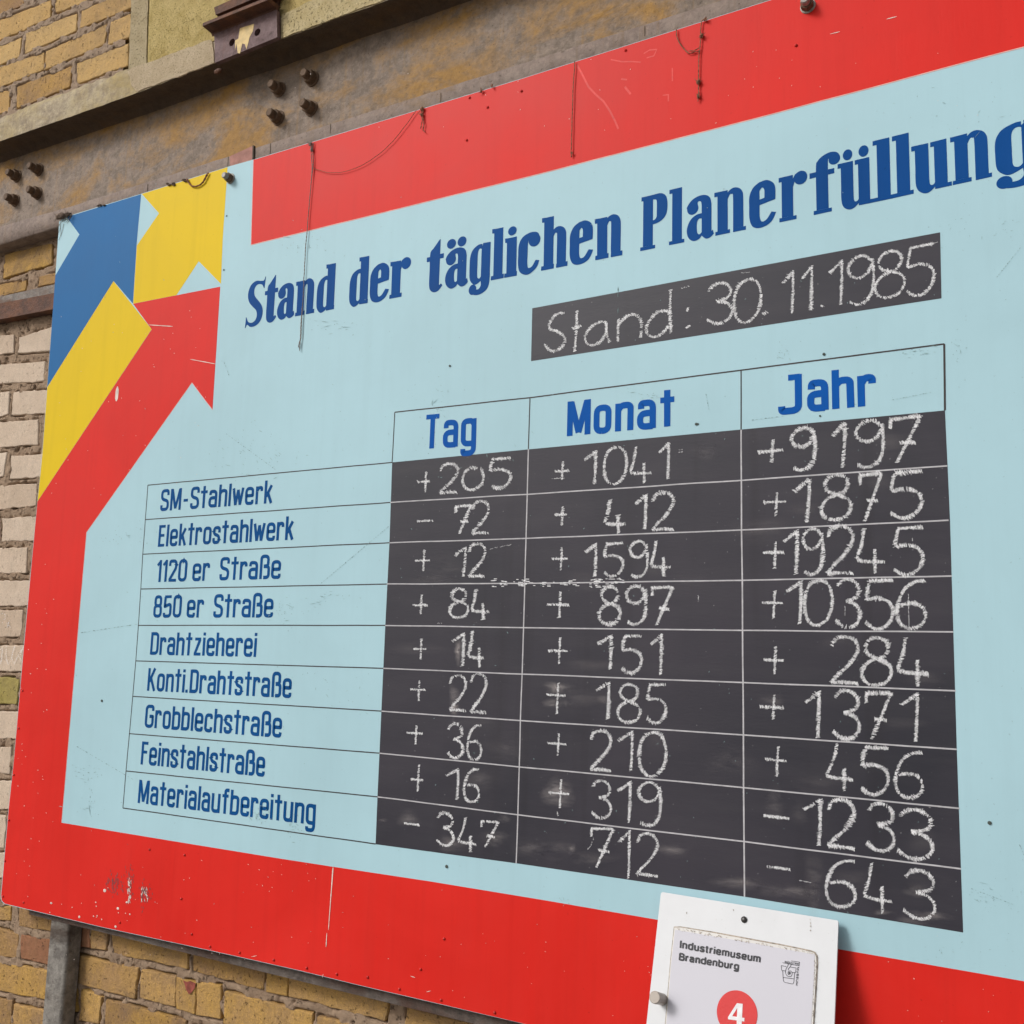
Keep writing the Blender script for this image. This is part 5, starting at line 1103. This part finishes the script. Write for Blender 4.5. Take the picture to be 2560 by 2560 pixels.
for _ in range(150):
    t = random.random()
    if random.random() < .62: u, v = 380 + 1180 * t, 424 + 208 * t + random.uniform(-16, 6)
    else: u, v = 1588 - 26 * t, 650 + 590 * t; u += random.uniform(-12, 10)
    (a, c), = cS((u, v)); l_ = random.uniform(1.5, 4); dv = Vector((1, .17)) if u < 1560 else Vector((-.04, 1))
    q = [(a, c), (a + dv.x * l_, c + dv.y * l_), (a + dv.x * l_ - dv.y * 1.4, c + dv.y * l_ + dv.x * 1.4), (a - dv.y * 1.0, c + dv.x * 1.0)]
    drt.add([pn(x, y, P_h + .0003 + random.random() * .0002) for x, y in q], [(0, 1, 2, 3)])
tag(drt.build('grime_specks', M_grime, sign), kind='stuff')
sp = MB()
for _ in range(90):
    u, v = random.uniform(180, 1760), random.uniform(150, 1240)
    if 360 < u < 1600 and v > 430: continue
    (a, c), = cS((u, v)); s_ = random.uniform(.5, 1.1); sp.add([pn(a, c, .0004), pn(a + s_, c, .0004), pn(a + s_, c + s_, .0004), pn(a, c + s_, .0004)], [(0, 1, 2, 3)])
for (u, v, n_) in [(1538, 380, 9), (468, 278, 3), (873, 255, 3)]:
    for _ in range(n_): (a, c), = cS((u + random.uniform(-4, 4), v + random.uniform(-60, 60) * (1 if n_ > 5 else .1))); sp.add([pn(a, c, .0005), pn(a + 1.1, c, .0005), pn(a + 1.1, c + 3, .0005), pn(a, c + 3, .0005)], [(0, 1, 2, 3)])
tag(sp.build('dirt_specks', M_grime, sign), kind='stuff')
PH = P_h + .0004
def pline(b, pts, wpx, h):
    n = len(pts); V = []
    for i in range(n):
        a = Vector(pts[max(i - 1, 0)]); c = Vector(pts[min(i + 1, n - 1)]); t = (c - a).normalized(); nr = Vector((-t.y, t.x)) * wpx * .5; p = Vector(pts[i])
        if 0 < i < n - 1: nr /= max(.6, abs((p - a).normalized().dot(t)))
        V += [pn(p.x + nr.x, p.y + nr.y, h), pn(p.x - nr.x, p.y - nr.y, h)]
    b.add(V, [(2 * i, 2 * i + 1, 2 * i + 3, 2 * i + 2) for i in range(n - 1)])
GR = {  # grotesque letters: width, strokes (stroke centre lines), cap height 1, x-height .74
 'I': (.0, [[(0, 0), (0, 1)]]), 'n': (.36, [[(0, 0), (0, .74)], rnd([(.02, .56), (.06, .68), (.36, .68), (.36, 0)], .18)]),
 'd': (.40, [[(.40, 0), (.40, 1)], rnd([(.40, .58), (.36, .68), (0, .68), (0, .06), (.36, .06), (.40, .18)], .2)]),
 'u': (.36, [[(.36, 0), (.36, .74)], rnd([(0, .74), (0, .06), (.30, .06), (.34, .2)], .17)]),
 's': (.34, [rnd([(.34, .54), (.32, .68), (.02, .68), (.02, .40), (.35, .34), (.35, .06), (.0, .06), (-.01, .22)], .14)]),
 't': (.18, [rnd([(.07, .92), (.07, .06), (.2, .06)], .1), [(-.07, .69), (.21, .69)]]), 'r': (.20, [[(0, 0), (0, .74)], rnd([(.02, .52), (.07, .68), (.24, .68)], .12)]),
 'i': (.0, [[(0, 0), (0, .74)], [(0, .86), (0, 1)]]), 'e': (.38, [rnd([(.04, .37), (.38, .37, .01), (.38, .68), (0, .68), (0, .06), (.36, .06), (.37, .20)], .19)]),
 'm': (.64, [[(0, 0), (0, .74)], rnd([(.02, .56), (.06, .68), (.32, .68), (.32, 0)], .16), rnd([(.33, .56), (.38, .68), (.64, .68), (.64, 0)], .16)]),
 'B': (.44, [[(0, 0), (0, 1)], rnd([(0, .94), (.42, .94), (.42, .53), (0, .53)], .18), rnd([(.0, .53), (.46, .53), (.46, .06), (0, .06)], .2)]),
 'a': (.38, [rnd([(.02, .52), (.04, .68), (.35, .68), (.35, .06), (.42, .05)], .16), rnd([(.35, .42), (0, .38), (0, .06), (.30, .06), (.35, .2)], .15)]),
 'b': (.40, [[(0, 0), (0, 1)], rnd([(0, .58), (.04, .68), (.40, .68), (.40, .06), (.04, .06), (0, .18)], .2)]),
 'g': (.40, [rnd([(.40, .74), (.40, -.2), (.02, -.2), (.01, -.08)], .16), rnd([(.40, .58), (.36, .68), (0, .68), (0, .08), (.36, .08), (.40, .2)], .2)]),
 'N': (.42, [[(0, 0), (0, 1)], [(0, .98), (.42, .02)], [(.42, 0), (.42, 1)]]), 'D': (.42, [[(0, 0), (0, 1)], rnd([(0, .94), (.42, .94), (.42, .06), (0, .06)], .25)]),
 'U': (.40, [rnd([(0, 1), (0, .06), (.40, .06), (.40, 1)], .2)]), 'S': (.40, [rnd([(.38, .75), (.36, .94), (.0, .94), (.0, .55), (.40, .47), (.40, .06), (0, .06), (-.01, .25)], .17)]),
 'T': (.40, [[(.20, 0), (.20, .9)], [(-.03, .94), (.43, .94)]]), 'R': (.42, [[(0, 0), (0, 1)], rnd([(0, .94), (.40, .94), (.40, .48), (0, .48)], .18), [(.2, .48), (.44, 0)]]),
 'E': (.36, [[(0, 0), (0, 1)], [(0, .94), (.38, .94)], [(0, .5), (.34, .5)], [(0, .06), (.38, .06)]]), 'M': (.52, [[(0, 0), (0, 1)], [(0, .98), (.26, .1)], [(.26, .1), (.52, .98)], [(.52, 0), (.52, 1)]])}
def sign_write(txt, p0, p1, up, wcrop, name, mat, label=None, gap=.26):
    pos, L = 0.0, []
    for ch in txt: w_, st = GR[ch]; L.append((pos, st)); pos += w_ + gap
    tot = pos - gap; a, c, upv = Vector(p0), Vector(p1), Vector(up); b = MB()
    for px_, st in L:
        for path in st:
            Q = [a + (c - a) * ((px_ + x) / tot) + upv * z for x, z in path]
            pline(b, cS(*[(q.x, q.y) for q in Q]), wcrop * cS.k, PH + lay() * 3)
    return tag(b.build(name, mat, sign), label)
sign_write('Industriemuseum', (417, 585), (1100, 709), (5, -62), 14.5, 'lettering', M_ink, 'first line of the poster, Industriemuseum')
sign_write('Brandenburg', (409, 690), (914, 775), (5, -60), 14.5, 'lettering', M_ink, 'second line of the poster, Brandenburg')
sign_write('INDUSTRIE', (1318, 714), (1438, 734), (2, -17), 2.8, 'logo_lettering', M_ink, 'small word INDUSTRIE over the ladle emblem')
sign_write('MUSEUM', (1424, 752), (1411, 905), (17, 2), 3.6, 'logo_lettering', M_ink, 'small upright word MUSEUM beside the ladle emblem')
lg = MB()
def sm_open(P, k=4): return smooth_poly([(P[0][0], P[0][1], 1)] + list(P[1:-1]) + [(P[-1][0], P[-1][1], 1)], k)[:(len(P) - 1) * k + 1]
for i, (P, s_) in enumerate([([(1299, 713), (1335, 720), (1412, 735)], 0), ([(1412, 735), (1442, 741)], 0), ([(1372, 697), (1446, 708)], 0), ([(1445, 708), (1441, 741)], 0), ([(1287, 738), (1330, 746)], 0), ([(1362, 750), (1415, 758)], 0), ([(1287, 738), (1290, 779)], 0), ([(1415, 758), (1409, 800)], 0), ([(1290, 779), (1322, 785)], 0), ([(1378, 795), (1409, 800)], 0),
                 ([(1299, 781), (1303, 840), (1306, 868), (1318, 882), (1350, 889), (1382, 896), (1394, 884), (1398, 850), (1402, 800)], 1), ([(1303, 840), (1398, 853)], 0),
                 ([(1350, 724), (1342, 742), (1328, 768), (1323, 795), (1332, 820), (1352, 833), (1372, 829), (1381, 810), (1379, 795), (1368, 784), (1353, 786), (1344, 798), (1346, 812), (1358, 819)], 1), ([(1373, 728), (1366, 745), (1352, 762), (1347, 778)], 1), ([(1280, 760), (1290, 762)], 0)]):
    if i == 14: continue
    Q = cS(*(sm_open(P) if s_ else P)); pline(lg, Q, 1.15, PH + lay() * .3)
for k_ in range(5):
    a = 2 * math.pi * (k_ * 2) / 5 - 1.5; a2 = 2 * math.pi * (k_ * 2 + 2) / 5 - 1.5
    pline(lg, cS((1359 + 13 * math.cos(a), 803 + 13 * math.sin(a)), (1359 + 13 * math.cos(a2), 803 + 13 * math.sin(a2))), .9, PH + lay() * .3)
tag(lg.build('ladle_emblem', M_ink, sign), 'small line drawing of a foundry ladle on the poster')
# red disc with the figure 4
cen = Pn([(905, 1148)], PH)[0]; R1 = (Pn([(1080, 1180)], PH)[0] - Pn([(730, 1122)], PH)[0]).length / 2
vy = -(dn - ex * dn.dot(ex)).normalized()
b = MB(); b.add([cen + ex * R1 * math.cos(2 * math.pi * i / 64) + vy * R1 * math.sin(2 * math.pi * i / 64) for i in range(64)], [tuple(range(64))]); b.build('red_disc', M_disc, sign, tri=True)
f4 = MB(); h4 = PH + .0003
for i, P in enumerate([[(905, 1062), (955, 1068), (952, 1112), (908, 1104)], [(908, 1104), (952, 1112), (949, 1187), (905, 1180)], [(905, 1180), (970, 1190), (968, 1220), (904, 1211)], [(904, 1211), (948, 1218), (945, 1262), (902, 1256)], [(905, 1062), (908, 1104), (864, 1174), (828, 1182)], [(828, 1182), (864, 1174), (905, 1180), (904, 1211), (828, 1201)]]):
    f4.add([p for p in Pn(P, h4)], [tuple(range(len(P)))])
tag(f4.build('figure_four', M_wprint, sign, tri=True), 'white figure 4 on the red disc')
# knob and screw
kc = Pn([(262, 1030)], 0.0)[0]; nk = MB()
axis = nn
def lathe(b, c, ax, prof, n=24):
    u = ax.cross(Vector((0, 0, 1))).normalized(); v = ax.cross(u); V = []
    for (h, r_) in prof: V += [c + ax * h + (u * math.cos(2 * math.pi * j / n) + v * math.sin(2 * math.pi * j / n)) * r_ for j in range(n)]
    m = len(prof); b.add(V, [(i * n + j, i * n + (j + 1) % n, (i + 1) * n + (j + 1) % n, (i + 1) * n + j) for i in range(m - 1) for j in range(n)] + [tuple((m - 1) * n + j for j in range(n))])
kt = Pn([(200, 1022)], 0.0)[0]
lathe(nk, kc, nn, [(0.0, .0074), (.017, .0074), (.0172, .0070), (.0185, .0070), (.0187, .0078), (.0275, .0078), (.0287, .0068)])
nk.build('knob', M_knob, sign, smooth=False)
sk = MB(); lathe(sk, Pn([(968, 342)])[0], nn, [(0, .0042), (.0012, .0042), (.0026, .003), (.0031, .001)], 14); sk.build('screw', M_screw, sign, smooth=True)
